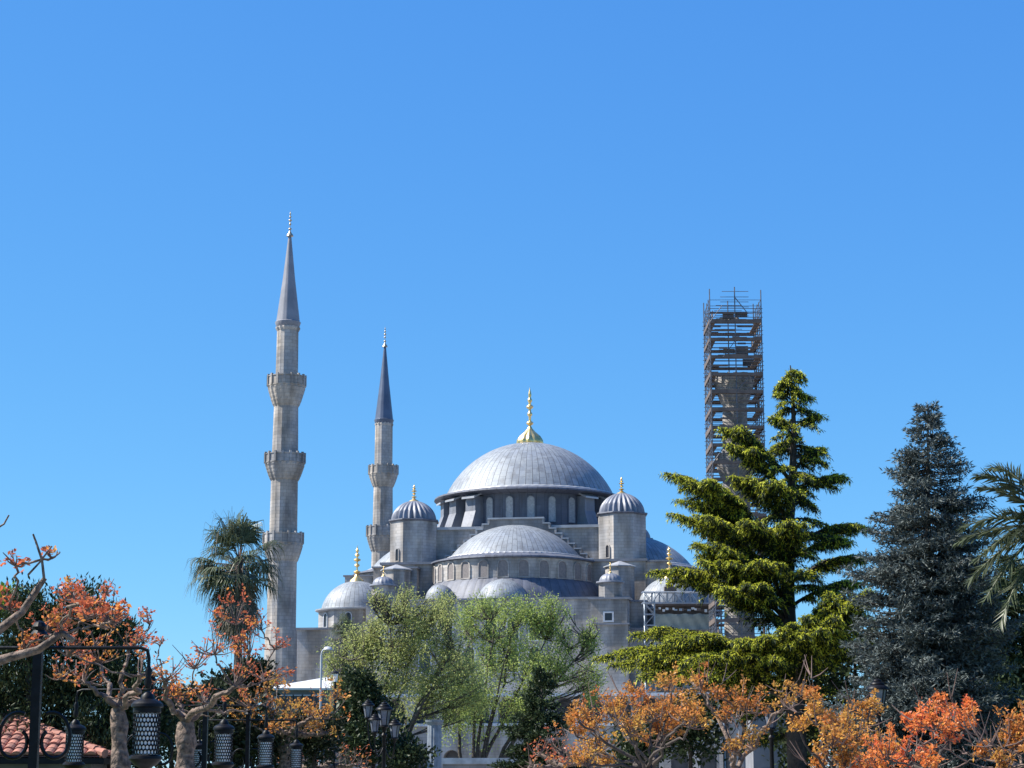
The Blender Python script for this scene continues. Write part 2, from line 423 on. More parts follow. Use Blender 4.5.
def dome_prof(r, h, n=12, drop=0.0):
    """segment of a sphere, r at the rim, h high"""
    Rs = (r * r + h * h) / (2 * h)
    a = math.asin(min(1, r / Rs))
    if h > r: a = PI - a
    return [(Rs * math.sin(a * (1 - i / n)), Rs * math.cos(a * (1 - i / n)) - (Rs - h)) for i in range(n + 1)]
def seams(k, per, amp): return lambda i, z: 1 + (amp if i % per == 0 else 0)
def arch_window(w, h, depth=0.12, fr=0.14):
    """a framed arched light standing in the x,z plane, front at -y, sill at z=0"""
    f = MB()
    def outline(hw, hh, z0, n=8):
        pts = [(-hw, z0), (hw, z0)]
        zs = hh - hw
        for i in range(n + 1):
            t = PI * i / n
            pts.append((hw * math.cos(t), zs + hw * math.sin(t)))
        return pts
    o, i = outline(w/2 + fr, h + fr, -fr), outline(w/2, h, 0)
    n = len(o)
    vs = [(x, -depth, z) for x, z in o] + [(x, -depth, z) for x, z in i] + [(x, 0.05, z) for x, z in o] + [(x, -0.03, z) for x, z in i]
    fs = []
    for k in range(n):
        j = (k + 1) % n
        fs += [(k, j, n + j, n + k), (2*n + k, 2*n + j, j, k), (n + k, n + j, 3*n + j, 3*n + k)]
    f.add(vs, fs, 0)
    f.add([(x, -0.03, z) for x, z in i], [tuple(range(n))], 1)
    return f
def put_window(parent, base, ang, w, h, mats, name='window', origin=(0, 0, 0), wd=0.12, fr=0.14):
    """window on a wall facing direction ang (angle of the outward normal), base in the parent's frame"""
    m = arch_window(w, h, wd, fr)
    xf = Matrix.Translation(Vector(base)) @ Matrix.Rotation(ang + PI / 2, 4, 'Z')
    return m.obj(name, mats, parent, xf=xf)
def finial(parent, h, r0, base=(0, 0, 0), mat='gold', flute=0.0):
    """stacked gilt balls on a bell base"""
    p = []
    if flute:
        b = MB()
        prof = [(r0 * .94, 0), (r0 * 1.03, h * 0.04), (r0 * 1.0, h * 0.09), (r0 * 0.8, h * 0.16), (r0 * 0.45, h * 0.23), (r0 * 0.2, h * 0.29), (r0 * 0.14, h * 0.32)]
        b.lathe(prof, 48, base, rmod=lambda k, z: 1 + (flute if k % 4 in (0, 1) else -flute) * (1 if z < h * 0.22 else 0.2))
        z0 = h * 0.31
    else:
        b = MB()
        b.lathe([(r0, 0), (r0 * 0.85, h * 0.06), (r0 * 0.4, h * 0.13), (r0 * 0.22, h * 0.2)], 16, base)
        z0 = h * 0.19
    pr = [(r0 * 0.12, z0)]
    rest = h - z0
    for k, (fz, fr) in enumerate([(0.10, 0.30), (0.32, 0.22), (0.50, 0.30), (0.66, 0.20), (0.80, 0.14)]):
        zc = z0 + rest * fz; q = r0 * fr * (1.0 if flute else 1.6); hh = rest * 0.06
        pr += [(r0 * 0.10, zc - hh), (q * 0.8, zc - hh * 0.5), (q, zc), (q * 0.8, zc + hh * 0.5), (r0 * 0.10, zc + hh)]
    pr += [(r0 * 0.06, z0 + rest * 0.9), (0.0, z0 + rest)]
    b.lathe(pr, 12, base)
    return b.obj('finial', MT[mat], parent, smooth=50)

ST_, LD, LF = MT['stone'], MT['lead'], MT['lead_flat']
# --- main dome
MT['lead_butt'] = lead('buttress_lead', (0.17, 0.185, 0.225), 8, 0.6, 1.1, 0.2)
R0 = 10.95
z_rim = Z(530, 483.5, -R0); z_top = Z(530, 443.5, 0); z_base = Z(530, 526, -11.5)
mb = MB()
mb.lathe([(R0 + 0.15, -0.25)] + dome_prof(R0, z_top - z_rim, 16), 160)
main_dome = mb.obj('main_dome', LD, mosque, smooth=40, origin=(0, 0, 0))
main_dome.location = (0, 0, z_rim)
WM[main_dome.name] = WM[mosque.name] @ Matrix.Translation((0, 0, z_rim))
finial(main_dome, Z(530, 387, 0) - z_top + 0.35, 1.62, (0, 0, z_top - z_rim - 0.3), flute=0.07)
mb = MB()   # the wavy lead edge above the eave and the eave itself
mb.lathe([(R0 - 0.2, 0.0), (R0 + 0.3, -0.22), (R0 + 0.36, -0.34)], 192, (0, 0, z_rim), rmod=lambda k, z: 1 + (0.006 if k % 3 == 0 else 0), caps=False)
mb.lathe([(R0 + 0.34, -0.34), (12.5, -0.62), (12.55, -0.82), (11.8, -0.92), (10.3, -1.1)], 96, (0, 0, z_rim), mi=1, caps=False)
mb.obj('eave', [MT['lead_flat'], MT['lead_shade']], mosque, smooth=30)
zd1 = z_rim - 0.95
RD = 10.35
mb = MB()
mb.lathe([(RD + 0.5, z_base - 2.2), (RD + 0.5, z_base + 0.35), (RD, z_base + 0.5), (RD, zd1 + 0.1)], 96)
drum = mb.obj('drum', MT['lead_shade'], mosque, smooth=30)  # drum shade comes from the darker lead colour
wh = (zd1 - z_base) * 0.72
for k in range(24):
    a = -PI / 2 - TZ + k * 2 * PI / 24
    if math.cos(a + PI / 2 + TZ) < -0.1: continue
    put_window(drum, (RD * math.cos(a), RD * math.sin(a), z_base + 0.75), a, 0.95, wh, [MT['lead_shade'], MT['grille']], fr=0.12)
for deg in (-74, -57, -40, 39, 57, 75, 130, 160, 200, 230):
    a = -PI / 2 - TZ + R(deg)
    b = MB()
    hgt = zd1 - z_base + 0.2
    b.prism([(-0.85, 0), (0.85, 0), (0.78, hgt * 0.86), (-0.78, hgt * 0.86)], -1.5, 0.3, 0)
    # sloped lead cap
    hw = 1.05
    vs = [(-hw, -2.0, hgt * 0.78), (hw, -2.0, hgt * 0.78), (hw, 0.3, hgt * 0.98), (-hw, 0.3, hgt * 0.98)]
    vs += [(x, y, z + 0.22) for x, y, z in vs]
    b.add(vs, [(0, 3, 2, 1), (4, 5, 6, 7), (0, 1, 5, 4), (1, 2, 6, 5), (2, 3, 7, 6), (3, 0, 4, 7)], 1)
    # splayed foot in lead
    b.add([(-0.88, -1.55, 0), (0.88, -1.55, 0), (0.88, -2.3, 0), (-0.88, -2.3, 0), (-0.88, -1.51, hgt * 0.45), (0.88, -1.51, hgt * 0.45)],
          [(3, 2, 5, 4), (0, 3, 4), (1, 5, 2)], 0)
    xf = Matrix.Translation((RD * math.cos(a), RD * math.sin(a), z_base + 0.1)) @ Matrix.Rotation(a + PI / 2, 4, 'Z')
    b.obj('buttress', [MT['lead_butt'], LF], mosque, xf=xf)

# --- the square under the drum with stepped gables, and the ledge below the turrets
AX = 12.2
z_sq = z_base
z_led = Z(520, 560.5, -15.5)
b = MB()
b.bounds(-AX, AX, -AX + 0.5, AX - 0.5, z_led - 3, z_sq - 0.35)
b.obj('upper_wall', MT['stone'], mosque)
b = MB()
b.bounds(-AX - 0.2, AX + 0.2, -AX + 0.2, AX - 0.2, z_sq - 0.35, z_sq)
b.obj('roof_slab', [LF], mosque)
# stepped gable over the front arch (the same on the sides)
def stepped(sign_axis):
    g = MB()
    zt = Z(514, 519, -12.8); half0 = 3.4
    n = 8; zb = z_led + 0.3; half1 = 9.6
    pts = [(half0, zt)]
    for k in range(n):
        x = half0 + (half1 - half0) * (k + 1) / n
        z0 = zt + (zb - zt) * k / n; z1 = zt + (zb - zt) * (k + 1) / n
        pts += [(half0 + (half1 - half0) * k / n, z1), (x, z1)]
        g.bounds(half0 + (half1 - half0) * k / n - 0.05, x + 0.12, -0.62, 0.42, z1, z1 + 0.16, 1)
        g.bounds(-x - 0.12, -(half0 + (half1 - half0) * k / n) + 0.05, -0.62, 0.42, z1, z1 + 0.16, 1)
        xi = half0 + (half1 - half0) * k / n
        g.bounds(xi - 0.12, xi + 0.14, -0.6, 0.4, z1 + 0.162, z0, 2)
        g.bounds(-xi - 0.14, -xi + 0.12, -0.6, 0.4, z1 + 0.162, z0, 2)
        g.bounds(-x, x, -0.5, 0.3, z1 - (zt - zb) / n * 0 - (zt - zb) / n + 0.003 if k == n - 1 else z1 - (zt - zb) / n, z1, 0)
    g.bounds(-half0, half0, -0.5, 0.3, zt - (zt - zb) / n, zt, 0)
    g.bounds(-half0 - 0.15, half0 + 0.15, -0.65, 0.45, zt, zt + 0.2, 1)
    return g
for ang, off in ((0, AX), (PI / 2, AX), (-PI / 2, AX)):
    d = Vector((math.sin(ang), -math.cos(ang), 0)) * (off + 0.02)
    stepped(0).obj('stepped_gable', [MT['stone_dark'], LF, MT['stone']], mosque, xf=Matrix.Translation(d) @ Matrix.Rotation(ang, 4, 'Z'))
BX = 16.3
b = MB(); b.bounds(-BX, BX, -15.6, 15.6, 8, z_led - 0.3)
b.obj('middle_wall', MT['stone'], mosque)
b = MB(); b.bounds(-BX - 0.25, BX + 0.25, -15.85, 15.85, z_led - 0.3, z_led)
b.obj('ledge', MT['ledge'], mosque)

# --- four turrets
def turret(px, ly, pyt, pyb, pyd, pyf, sx=1, back=False):
    lx = M(px, pyb, ly)[0] if px is not None else sx
    zt = Z(520, pyt, ly); zb = z_led; zdt = Z(520, pyd, ly); zf = Z(520, pyf, ly)
    r = 3.12
    t = MB()
    t.lathe([(r, zb - 0.02), (r, zt - 0.02)], 8, (lx, ly, 0), a0=R(22.5) - TZ, a1=2 * PI + R(22.5) - TZ)
    o = t.obj('turret', ST_, mosque)
    c = MB(); c.lathe([(r + 0.02, zt - 0.18), (r + 0.25, zt - 0.02), (r + 0.22, zt + 0.12), (r - 0.4, zt + 0.14)], 8, (lx, ly, 0), a0=R(22.5) - TZ, a1=2 * PI + R(22.5) - TZ)
    c.obj('cornice', MT['lead_shade'], o)
    d = MB()
    rr = r - 0.42
    d.lathe([(rr, 0)] + [(rr * math.cos(x) ** 1.06, (zdt - zt) * math.sin(x)) for x in [PI / 2 * i / 12 for i in range(1, 12)]] + [(0.12, zdt - zt)], 144,
            rmod=lambda k, z: 1 + 0.06 * math.cos(2 * PI * k / 6.0))
    od = d.obj('turret_dome', MT['lead_rib'], o, smooth=60)
    od.location = (lx, ly, zt + 0.1); WM[od.name] = WM[mosque.name] @ Matrix.Translation((lx, ly, zt + 0.1))
    finial(o, zf - zdt + 0.25, 0.72, (lx, ly, zdt - 0.05))
    if not back:
        for a in (-PI / 2 - TZ - R(45), ):
            ap = r * math.cos(R(22.5)) + 0.01
            put_window(o, (lx + ap * math.cos(a) + 0.2, ly + ap * math.sin(a) - 0.2, zb + 0.35), a, 0.5, 1.5, [ST_, MT['void']], fr=0.1)
    return lx
xl = turret(413.5, -11.6, 520, 558, 499.5, 483)
xr = turret(622.3, -11.6, 517, 558, 496, 480)
turret(None, 12, 542, 558, 526, 516, xl + 2, True)
turret(None, 12, 542, 558, 526, 516, xr - 1.2, True)

# --- half domes in front and at both sides, each on a windowed drum with a lead apron
z_h0 = Z(514, 556, -22)      # eave
z_hr = Z(514, 551, -20.5)    # lead rim
z_ht = Z(514, 525, -13.5)
z_hd = Z(514, 578.5, -22)    # foot of the windows
z_ap = Z(514, 597, -24.5)
RH, RE = 8.1, 10.15
def half_dome(ang, off):
    xf = Matrix.Rotation(ang, 4, 'Z') @ Matrix.Translation((0, -off, 0))
    d = MB()
    d.lathe([(RH + 0.1, -0.15)] + dome_prof(RH, z_ht - z_hr, 12), 120, a0=-PI - 0.1, a1=0.1)
    o = d.obj('half_dome', LD, mosque, smooth=40)
    p = xf @ Vector((0, 0, z_hr)); o.location = p; o.rotation_euler = (0, 0, ang)
    WM[o.name] = WM[mosque.name] @ Matrix.Translation(p) @ Matrix.Rotation(ang, 4, 'Z')
    e = MB()
    e.lathe([(RH - 0.2, 0), (RH + 0.45, -0.16), (RH + 0.5, -0.26)], 120, a0=-PI - 0.1, a1=0.1, rmod=lambda k, z: 1 + (0.008 if k % 3 == 0 else 0))
    e.lathe([(RH + 0.48, -0.26), (RE + 0.35, z_h0 - z_hr), (RE + 0.4, z_h0 - z_hr - 0.18), (RE - 0.1, z_h0 - z_hr - 0.3)], 60, a0=-PI - 0.1, a1=0.1, mi=1)
    e.obj('eave', [LF, MT['lead_shade']], o, smooth=30)
    w = MB()
    w.lathe([(RE, z_hd - 0.6), (RE, z_h0 - 0.2)], 60, a0=-PI - 0.1, a1=0.1)
    ow = w.obj('half_dome_drum', ST_, mosque, xf=xf)
    hh = (z_h0 - z_hd) * 0.74
    for k in range(13):
        a = -PI + PI * (k + 0.5) / 13
        q = xf @ Vector((RE * math.cos(a), RE * math.sin(a), z_hd + 0.15))
        put_window(ow, q, a + ang, 1.15, hh, [ST_, MT['grille_brown']], fr=0.13)
    ap = MB()
    ap.lathe([(RE - 0.1, z_hd + 0.1), (RE + 0.5, z_hd - 0.4), (RE + 1.7, z_ap - 0.0), (RE + 1.75, z_ap - 0.25)], 60 * 2, a0=-PI - 0.2, a1=0.2, rmod=lambda k, z: 1 + (0.006 if k % 3 == 0 else 0))
    oa = ap.obj('apron_roof', MT['lead_shade'], mosque, smooth=35)
    oa.location = xf @ Vector((0, 0, 0)); oa.rotation_euler = (0, 0, ang)
for ang in (0, PI / 2, -PI / 2):
    half_dome(ang, 12.9)

# small exedra domes bulging out of the front apron
for px, r, ptop, pbot, ly in ((503, 3.05, 579, 597.5, -24.0), (440, 1.75, 584, 599, -22.8)):
    lx, zb = M(px, pbot, ly)
    zt = Z(px, ptop, ly)
    d = MB(); d.lathe([(r + 0.05, -0.3)] + dome_prof(r, min(r * 0.98, zt - zb), 10), 64)
    o = d.obj('exedra_dome', MT['lead_small'], mosque, smooth=40); o.location = (lx, ly, zb)

# --- main walls
FY = -26.5
z_fw = Z(505, 598, FY)
x0, x1 = M(398, 600, FY)[0], M(628, 600, FY)[0]
b = MB(); b.bounds(x0, x1, FY, -15.7, 0, z_fw - 0.25)
front = b.obj('front_wall', ST_, mosque)
b = MB(); b.bounds(x0 - 0.2, x1 + 0.2, FY - 0.25, -15.9, z_fw - 0.25, z_fw); b.obj('ledge', MT['ledge'], mosque)
# tower with the small lantern turret, right and left
for side, pxa, pxb, pxc in (('r', 590.5, 627, 610.5), ('l', 366, 402, 383.5)):
    xa, xb = M(pxa, 600, FY - 1.2)[0], M(pxb, 600, FY - 1.2)[0]
    zt = Z(610, 597.5, FY - 1.2); zm = Z(610, 625, FY - 1.2)
    b = MB(); b.bounds(xa, xb, FY - 1.2, FY + 5, zm, zt - 0.2)
    b.bounds(xa - 0.15, xb + 0.12, FY - 1.6, FY + 5.3, 0, zm - 0.003)
    o = b.obj('corner_tower', ST_, mosque)
    b = MB(); b.bounds(xa - 0.25, xb + 0.25, FY - 1.45, FY + 5.2, zt - 0.2, zt); b.bounds(xa - 0.35, xb + 0.3, FY - 1.85, FY + 0.2, zm, zm + 0.18)
    b.obj('ledge', MT['ledge'], o)
    lx = M(pxc, 590, FY + 1)[0]
    zl = Z(610, 583.5, FY + 1); zd = Z(610, 573, FY + 1)
    b = MB(); b.lathe([(1.42, zt), (1.42, zl)], 8, (lx, FY + 1, 0), a0=R(22.5), a1=2 * PI + R(22.5)); b.obj('lantern_turret', ST_, o)
    b = MB(); b.lathe([(1.42, 0), (1.68, 0.05), (1.66, 0.2), (1.3, 0.25)] + [(1.3 * math.cos(x), 0.25 + (zd - zl - .25) * math.sin(x)) for x in [PI / 2 * i / 8 for i in range(1, 9)]], 96, rmod=lambda k, z: 1 + (0.02 * math.cos(2 * PI * k / 6) if z > 0.24 else 0))
    q = b.obj('lantern_dome', MT['lead_rib'], o, smooth=50); q.location = (lx, FY + 1, zl)
    finial(o, 1.4, 0.3, (lx, FY + 1, zd - 0.05))
    # square window in a pale frame
    wx = M(pxc - 2, 615, FY - 1.2)[0]
    wz0, wz1 = Z(610, 620.5, FY - 1.2), Z(610, 613, FY - 1.2)
    b = MB(); b.bounds(wx - 0.42, wx + 0.42, FY - 1.22, FY - 1.1, wz0, wz1, 1)
    for q4 in ((wx - 0.62, wx - 0.42, wz0 - 0.18, wz1 + 0.18), (wx + 0.42, wx + 0.62, wz0 - 0.18, wz1 + 0.18), (wx - 0.42, wx + 0.42, wz0 - 0.18, wz0), (wx - 0.42, wx + 0.42, wz1, wz1 + 0.18)):
        b.bounds(q4[0], q4[1], FY - 1.3, FY - 1.1, q4[2], q4[3], 0)
    b.obj('window', [MT['marble'], MT['void']], o)
    # stair turret with a flat lead cap behind it
    bx = M(pxc + (9 if side == 'r' else 12), 580, -18.5)[0]
    zc = Z(617, 567, -18.5)
    b = MB(); b.lathe([(1.75, 8), (1.75, zc)], 8, (bx, -18.0, 0)); b.obj('stair_turret', ST_, mosque)
    b = MB(); b.lathe([(2.0, zc), (2.0, zc + 0.12), (0.15, zc + 0.75)], 8, (bx, -18.0, 0)); b.obj('stair_turret_roof', LF, mosque)
# arched windows in the front wall
for px in range(425, 550, 22):
    for pyb, h in ((640, 2.6), (672, 2.9)):
        lx, zz = M(px, pyb, FY)
        put_window(front, (lx, FY, zz), -PI / 2, 1.3, h, [MT['marble'], MT['void']])

# --- wings with the corner domes
def wing(pxa, pxb, pytop, pxd, ly, rdome, pyd=581):
    xa, xb = M(pxa, pytop, FY + 1)[0], M(pxb, pytop, FY + 1)[0]
    zt = Z((pxa + pxb) / 2, pytop, FY + 1)
    b = MB(); b.bounds(xa, xb, FY + 1, 16, 0, zt - 0.25)
    o = b.obj('wing_wall', ST_, mosque)
    b = MB(); b.bounds(xa - 0.25, xb + 0.25, FY + 0.7, 16.25, zt - 0.25, zt); b.obj('ledge', MT['ledge'], o)
    lx, zr = M(pxd, 607, ly)[0], Z(pxd, 607, ly - rdome)
    zdt = Z(pxd, pyd, ly); zf = Z(pxd, 546, ly)
    b = MB(); b.lathe([(rdome + 0.35, zt - 0.01), (rdome + 0.35, zr - 0.3)], 8, (lx, ly, 0), a0=R(22.5), a1=2 * PI + R(22.5))
    od = b.obj('corner_dome_drum', ST_, mosque)
    b = MB(); b.lathe([(rdome + 0.36, zr - 0.32), (rdome + 0.7, zr - 0.2), (rdome + 0.72, zr - 0.05), (rdome - 0.2, zr + 0.05)], 48, (lx, ly, 0)); b.obj('eave', LF, od, smooth=30)
    for k in range(8):
        a = -PI / 2 + k * PI / 4
        if math.sin(a) > 0.3: continue
        ap = (rdome + 0.35) * math.cos(R(22.5)) + 0.01
        put_window(od, (lx + ap * math.cos(a), ly + ap * math.sin(a), zt + 0.35), a, 0.7, max(1.0, (zr - zt) * 0.62), [MT['marble'], MT['void']], fr=0.12)
    b = MB(); b.lathe([(rdome + 0.05, -0.1)] + dome_prof(rdome, min(zdt - zr, rdome), 12), 80)
    o2 = b.obj('corner_dome', MT['lead_small'], mosque, smooth=40); o2.location = (lx, ly, zr)
    WM[o2.name] = WM[mosque.name] @ Matrix.Translation((lx, ly, zr))
    finial(o2, zf - zdt + 0.3, 0.95, (0, 0, zdt - zr - 0.15))
wing(292, 371, 627.5, 356.5, -18.6, 4.3)
wing(627.5, 716, 627.5, 670, -18.6, 3.85, 577.5)
# low roofs and stepped walls beside the left turret and the right one
for (pa, pb, pt, ly0, ly1) in ((373.5, 392, 566.5, -14.5, 6), (392, 417, 567, -17.2, -14), (345, 376, 575, -8, 8), (643, 668, 560, -15.2, -8), (628, 646, 600, -24, -15.8)):
    xa, xb = M(pa, pt, ly0)[0], M(pb, pt, ly0)[0]; zt = Z((pa + pb) / 2, pt, ly0)
    b = MB(); b.bounds(xa, xb, ly0, ly1, 6, zt - 0.2)
    o = b.obj('stepped_wall', ST_, mosque)
    b = MB(); b.bounds(xa - 0.2, xb + 0.15, ly0 - 0.2, ly1 + 0.1, zt - 0.2, zt); b.obj('ledge', MT['ledge'], o)
# --- lower arcaded gallery along the foot of the front
def arch_bays(mb, x0, x1, n, y0, y1, z0, z1, hwf=0.34, spring=0.55, mi=0, dark=1):
    W = (x1 - x0) / n
    for i in range(n):
        a = x0 + i * W; c = a + W / 2; hw = W * hwf; zs = z0 + (z1 - z0) * spring
        arc = [(c + hw * math.cos(PI * k / 8), min(z1 - 0.15, zs + hw * 1.1 * math.sin(PI * k / 8))) for k in range(9)]  # right to left
        vs = [(a, y0, z0), (c - hw, y0, z0), (c - hw, y0, zs), (a, y0, zs), (c + hw, y0, z0), (a + W, y0, z0), (a + W, y0, zs), (c + hw, y0, zs)]
        mb.add(vs, [(0, 1, 2, 3), (4, 5, 6, 7)], mi)
        top = [(x, y0, z) for x, z in arc]; n9 = len(top)
        tv = top + [(a + W - W * k / 8, y0, z1) for k in range(9)]
        mb.add(tv, [(k + 1, k, n9 + k, n9 + k + 1) for k in range(8)], mi)
        mb.add([(a + W, y0, zs), (a + W, y0, z1), top[0]], [(0, 1, 2)], mi)
        mb.add([(a, y0, zs), top[-1], (a, y0, z1)], [(0, 1, 2)], mi)
        rv = [(c + hw, z0)] + arc + [(c - hw, z0)]
        m = len(rv)
        mb.add([(x, y0, z) for x, z in rv] + [(x, y1, z) for x, z in rv], [(k, k + 1, m + k + 1, m + k) for k in range(m - 1)], mi)
        mb.add([(x, y1 - 0.01, z) for x, z in rv], [tuple(range(m))], dark)
GY = -34.0
ga, gb = M(300, 700, GY)[0], M(722, 700, GY)[0]
zg1 = Z(510, 694, GY); zg2 = Z(510, 727, GY)
b = MB()
arch_bays(b, ga, gb, 15, GY, GY + 2.2, zg2 + 0.4, zg1 - 0.3)
b.bounds(ga, gb, GY + 2.25, GY + 6.5, 0, zg1 - 0.3, 0)
o = b.obj('gallery', [ST_, MT['plaster_dark']], mosque)
b = MB(); b.bounds(ga - 0.3, gb + 0.3, GY - 0.35, GY + 6.8, zg1 - 0.3, zg1 + 0.05); b.bounds(ga - 0.2, gb + 0.2, GY - 0.3, GY + 2.2, zg2 + 0.1, zg2 + 0.4)
b.obj('cornice', MT['marble'], o)
b = MB(); arch_bays(b, ga, gb, 15, GY - 0.02, GY + 1.6, 0, zg2 + 0.1, 0.3, 0.5)
b.obj('gallery_arcade', [ST_, MT['plaster_dark']], o)

# ------------------------------------------------------------------ minarets
def minaret(name, label, Y, px, prof_pts, balconies, spire, fin, dome_mat='lead_spire', cut=None, hid=30):
    """prof_pts: (py, half width px) down the shaft; balconies: (py top, py bottom of parapet, py foot of corbel, half width px)"""
    yb = 700
    base = at(px, yb, Y)
    t = thing(name, label, 'minaret', (base.x, Y, 0), 0, 'stone minarets around the mosque')
    def zz(py): return at(px, py, Y).z
    def rr(hw, py): return hw / ppm(Y, py)
    b = MB()
    prof = [(rr(prof_pts[-1][1], 700) , 0.0)] + [(rr(h, p), zz(p)) for p, h in reversed(prof_pts)]
    b.lathe(prof, 32, rmod=lambda k, z: 1 + (0.02 if k % 2 else -0.012))
    b.obj('shaft', MT['stone_minaret'], t, smooth=20)
    for (p0, p1, p2, hw) in balconies:
        z0, z1, z2 = zz(p0), zz(p1), zz(p2)
        ro = rr(hw, p1); rs = min(r for r, z in prof if z <= z1 + 0.01 and z > z2 - 9) if False else None
        # shaft radius at the foot of the corbel
        rs = np.interp(z2, [z for r, z in prof], [r for r, z in prof])
        c = MB()
        steps = 5
        pr = []
        for k in range(steps):
            f0 = (k / steps) ** 0.8; f1 = ((k + 1) / steps) ** 0.8
            za = z2 + (z1 - z2) * k / steps; zb = z2 + (z1 - z2) * (k + 1) / steps
            r1 = rs + (ro * 0.97 - rs) * f1; r0 = rs + (ro * 0.97 - rs) * f0
            pr += [(r0 * 1.005, za), (r0 + (r1 - r0) * 0.75, za + (zb - za) * 0.55), (r1, zb - 0.02)]
        pr += [(ro, z1), (ro, z1 + 0.15), (rs * 0.9, z1 + 0.16)]
        c.lathe(pr, 64, rmod=lambda k, z: 1 + (0.035 if (k // 2) % 2 else -0.02) * (1 if z < z1 - 0.05 else 0))
        bo = c.obj('balcony', MT['stone_minaret'], t)
        q = MB()
        q.lathe([(ro - 0.16, z1 + 0.15), (ro - 0.02, z1 + 0.15), (ro - 0.02, z0 - 0.12), (ro + 0.06, z0 - 0.1), (ro + 0.06, z0), (ro - 0.18, z0), (ro - 0.16, z1 + 0.15)], 16, caps=False)
        for k in range(16):
            a = 2 * PI * k / 16
            q.box(((ro - 0.02) * math.cos(a), (ro - 0.02) * math.sin(a), (z0 + z1) / 2 + 0.12), (0.24, 0.24, z0 - z1 + 0.1), a)
        q.obj('parapet', MT['stone_minaret'], bo)
    if spire:
        (pt, pb, hw) = spire
        z0, z1 = zz(pb), zz(pt); r = rr(hw, pb)
        s = MB()
        s.lathe([(r * 0.86, z0 - 0.75), (r * 0.9, z0 - 0.7), (r * 1.04, z0 - 0.12), (r * 1.05, z0), (r * 0.96, z0 + 0.1), (r * 0.50, z0 + (z1 - z0) * 0.5), (r * 0.11, z1)], 48,
                rmod=lambda k, z: 1 + (0.025 if k % 3 == 0 else 0))
        so = s.obj('spire', MT[dome_mat], t, smooth=30)
        g = MB()
        g.lathe([(r * 0.87, z0 - 1.1), (r * 0.98, z0 - 0.76), (r * 0.98, z0 - 0.6)], 32, rmod=lambda k, z: 1 + (0.05 if k % 2 else -0.03))
        g.obj('corbel_ring', MT['stone_minaret'], so)
        hf = zz(fin) - z1
        finial(so, hf + 0.2, r * 0.30, (0, 0, z1 - 0.15), 'spire_metal')
    return t
MT['spire_metal'] = simple('tarnished_brass', (0.45, 0.38, 0.26), (0.3, 0.27, 0.22), 0.4, 3.0, 0.7)
YL, YR, YB = 228.0, 224.0, 293.0
minaret('minaret', 'tall grey minaret with three balconies standing left of the domes, beside the fan palm', YL, 279.6,
        [(324, 10.4), (380, 11.0), (390, 11.6), (407, 11.9), (458, 12.9), (481, 13.2), (540, 13.7), (600, 14.2), (628, 14.4), (632, 15.6), (690, 16.4)],
        [(377, 387, 407, 19), (454.5, 464, 481, 20), (534, 544.5, 562, 20)], (235, 322.5, 12.0), 210)
minaret('minaret', 'slimmer, more distant minaret with a dark blue cone, rising between tall left minaret and domes', YB, 381.0,
        [(422, 8.6), (466, 8.9), (487, 9.4), (530, 10.0), (552, 10.6), (640, 11.5)],
        [(466.5, 475, 487.5, 14.6), (527, 537, 552, 16)], (346, 420, 9.2), 326, 'lead_blue') if False else None
MT['lead_blue'] = simple('blue_grey_spire_lead', (0.10, 0.125, 0.18), (0.075, 0.095, 0.14), 0.45, 0.7, 0.3)
minaret('minaret', 'slimmer, more distant minaret with a dark blue cone, rising between tall left minaret and domes', YB, 380.5,
        [(422, 8.6), (466, 8.9), (487, 9.4), (530, 10.0), (552, 10.6), (640, 11.5)],
        [(466.5, 475, 487.5, 14.6), (527, 537, 552, 16)], (346, 420, 9.2), 326, 'lead_blue')
minaret('minaret', 'unfinished minaret without its cone, shrouded in tall scaffolding on the right', YR, 741,
        [(383, 11.2), (392, 11.5), (410, 11.9), (458, 12.9), (481, 13.2), (540, 13.7), (600, 14.2), (690, 16)],
        [(377, 386, 405, 19.5), (454.5, 464, 481, 20), (534, 544, 562, 20)], None, None)

# ------------------------------------------------------------------ scaffold tower round the right minaret
rng = np.random.default_rng(11)
sb = at(733.5, 700, YR)
scaf = thing('scaffolding', 'tall square scaffold tower with brown boards around the unfinished minaret', 'scaffolding', (sb.x, YR, 0))
def sx_(px, py): return at(px, py, YR - 3.4).x - sb.x
def sz_(py): return at(733, py, YR - 3.4).z
XS = [sx_(p, 400) for p in (711.5, 724, 736.5, 750, 763)]
TOPS = (289, 0, 287, 0, 290)
W2 = XS[-1]
YS = [-3.4, -2.6, 0.0, 2.6, 3.4]
def rod(pts, r=0.06, name='pole', mat='scaff'):
    b = MB(); b.tube(pts, r, 6); return b.obj(name, MT[mat], scaf)
for j, y in enumerate((-3.4, 3.4)):
    for x, tp in zip(XS, TOPS):
        if tp: rod([(x, y, 0), (x + rng.normal(0, .03), y, sz_(tp))], 0.07)
for x in (XS[0], XS[-1]):
    for y in (-1.7, 0.0, 1.7): rod([(x, y, 0), (x, y, sz_(296) - rng.uniform(0, .5))], 0.06)
levels = []
py = 322.0
while py < 690:
    levels.append(py); py += 17.6
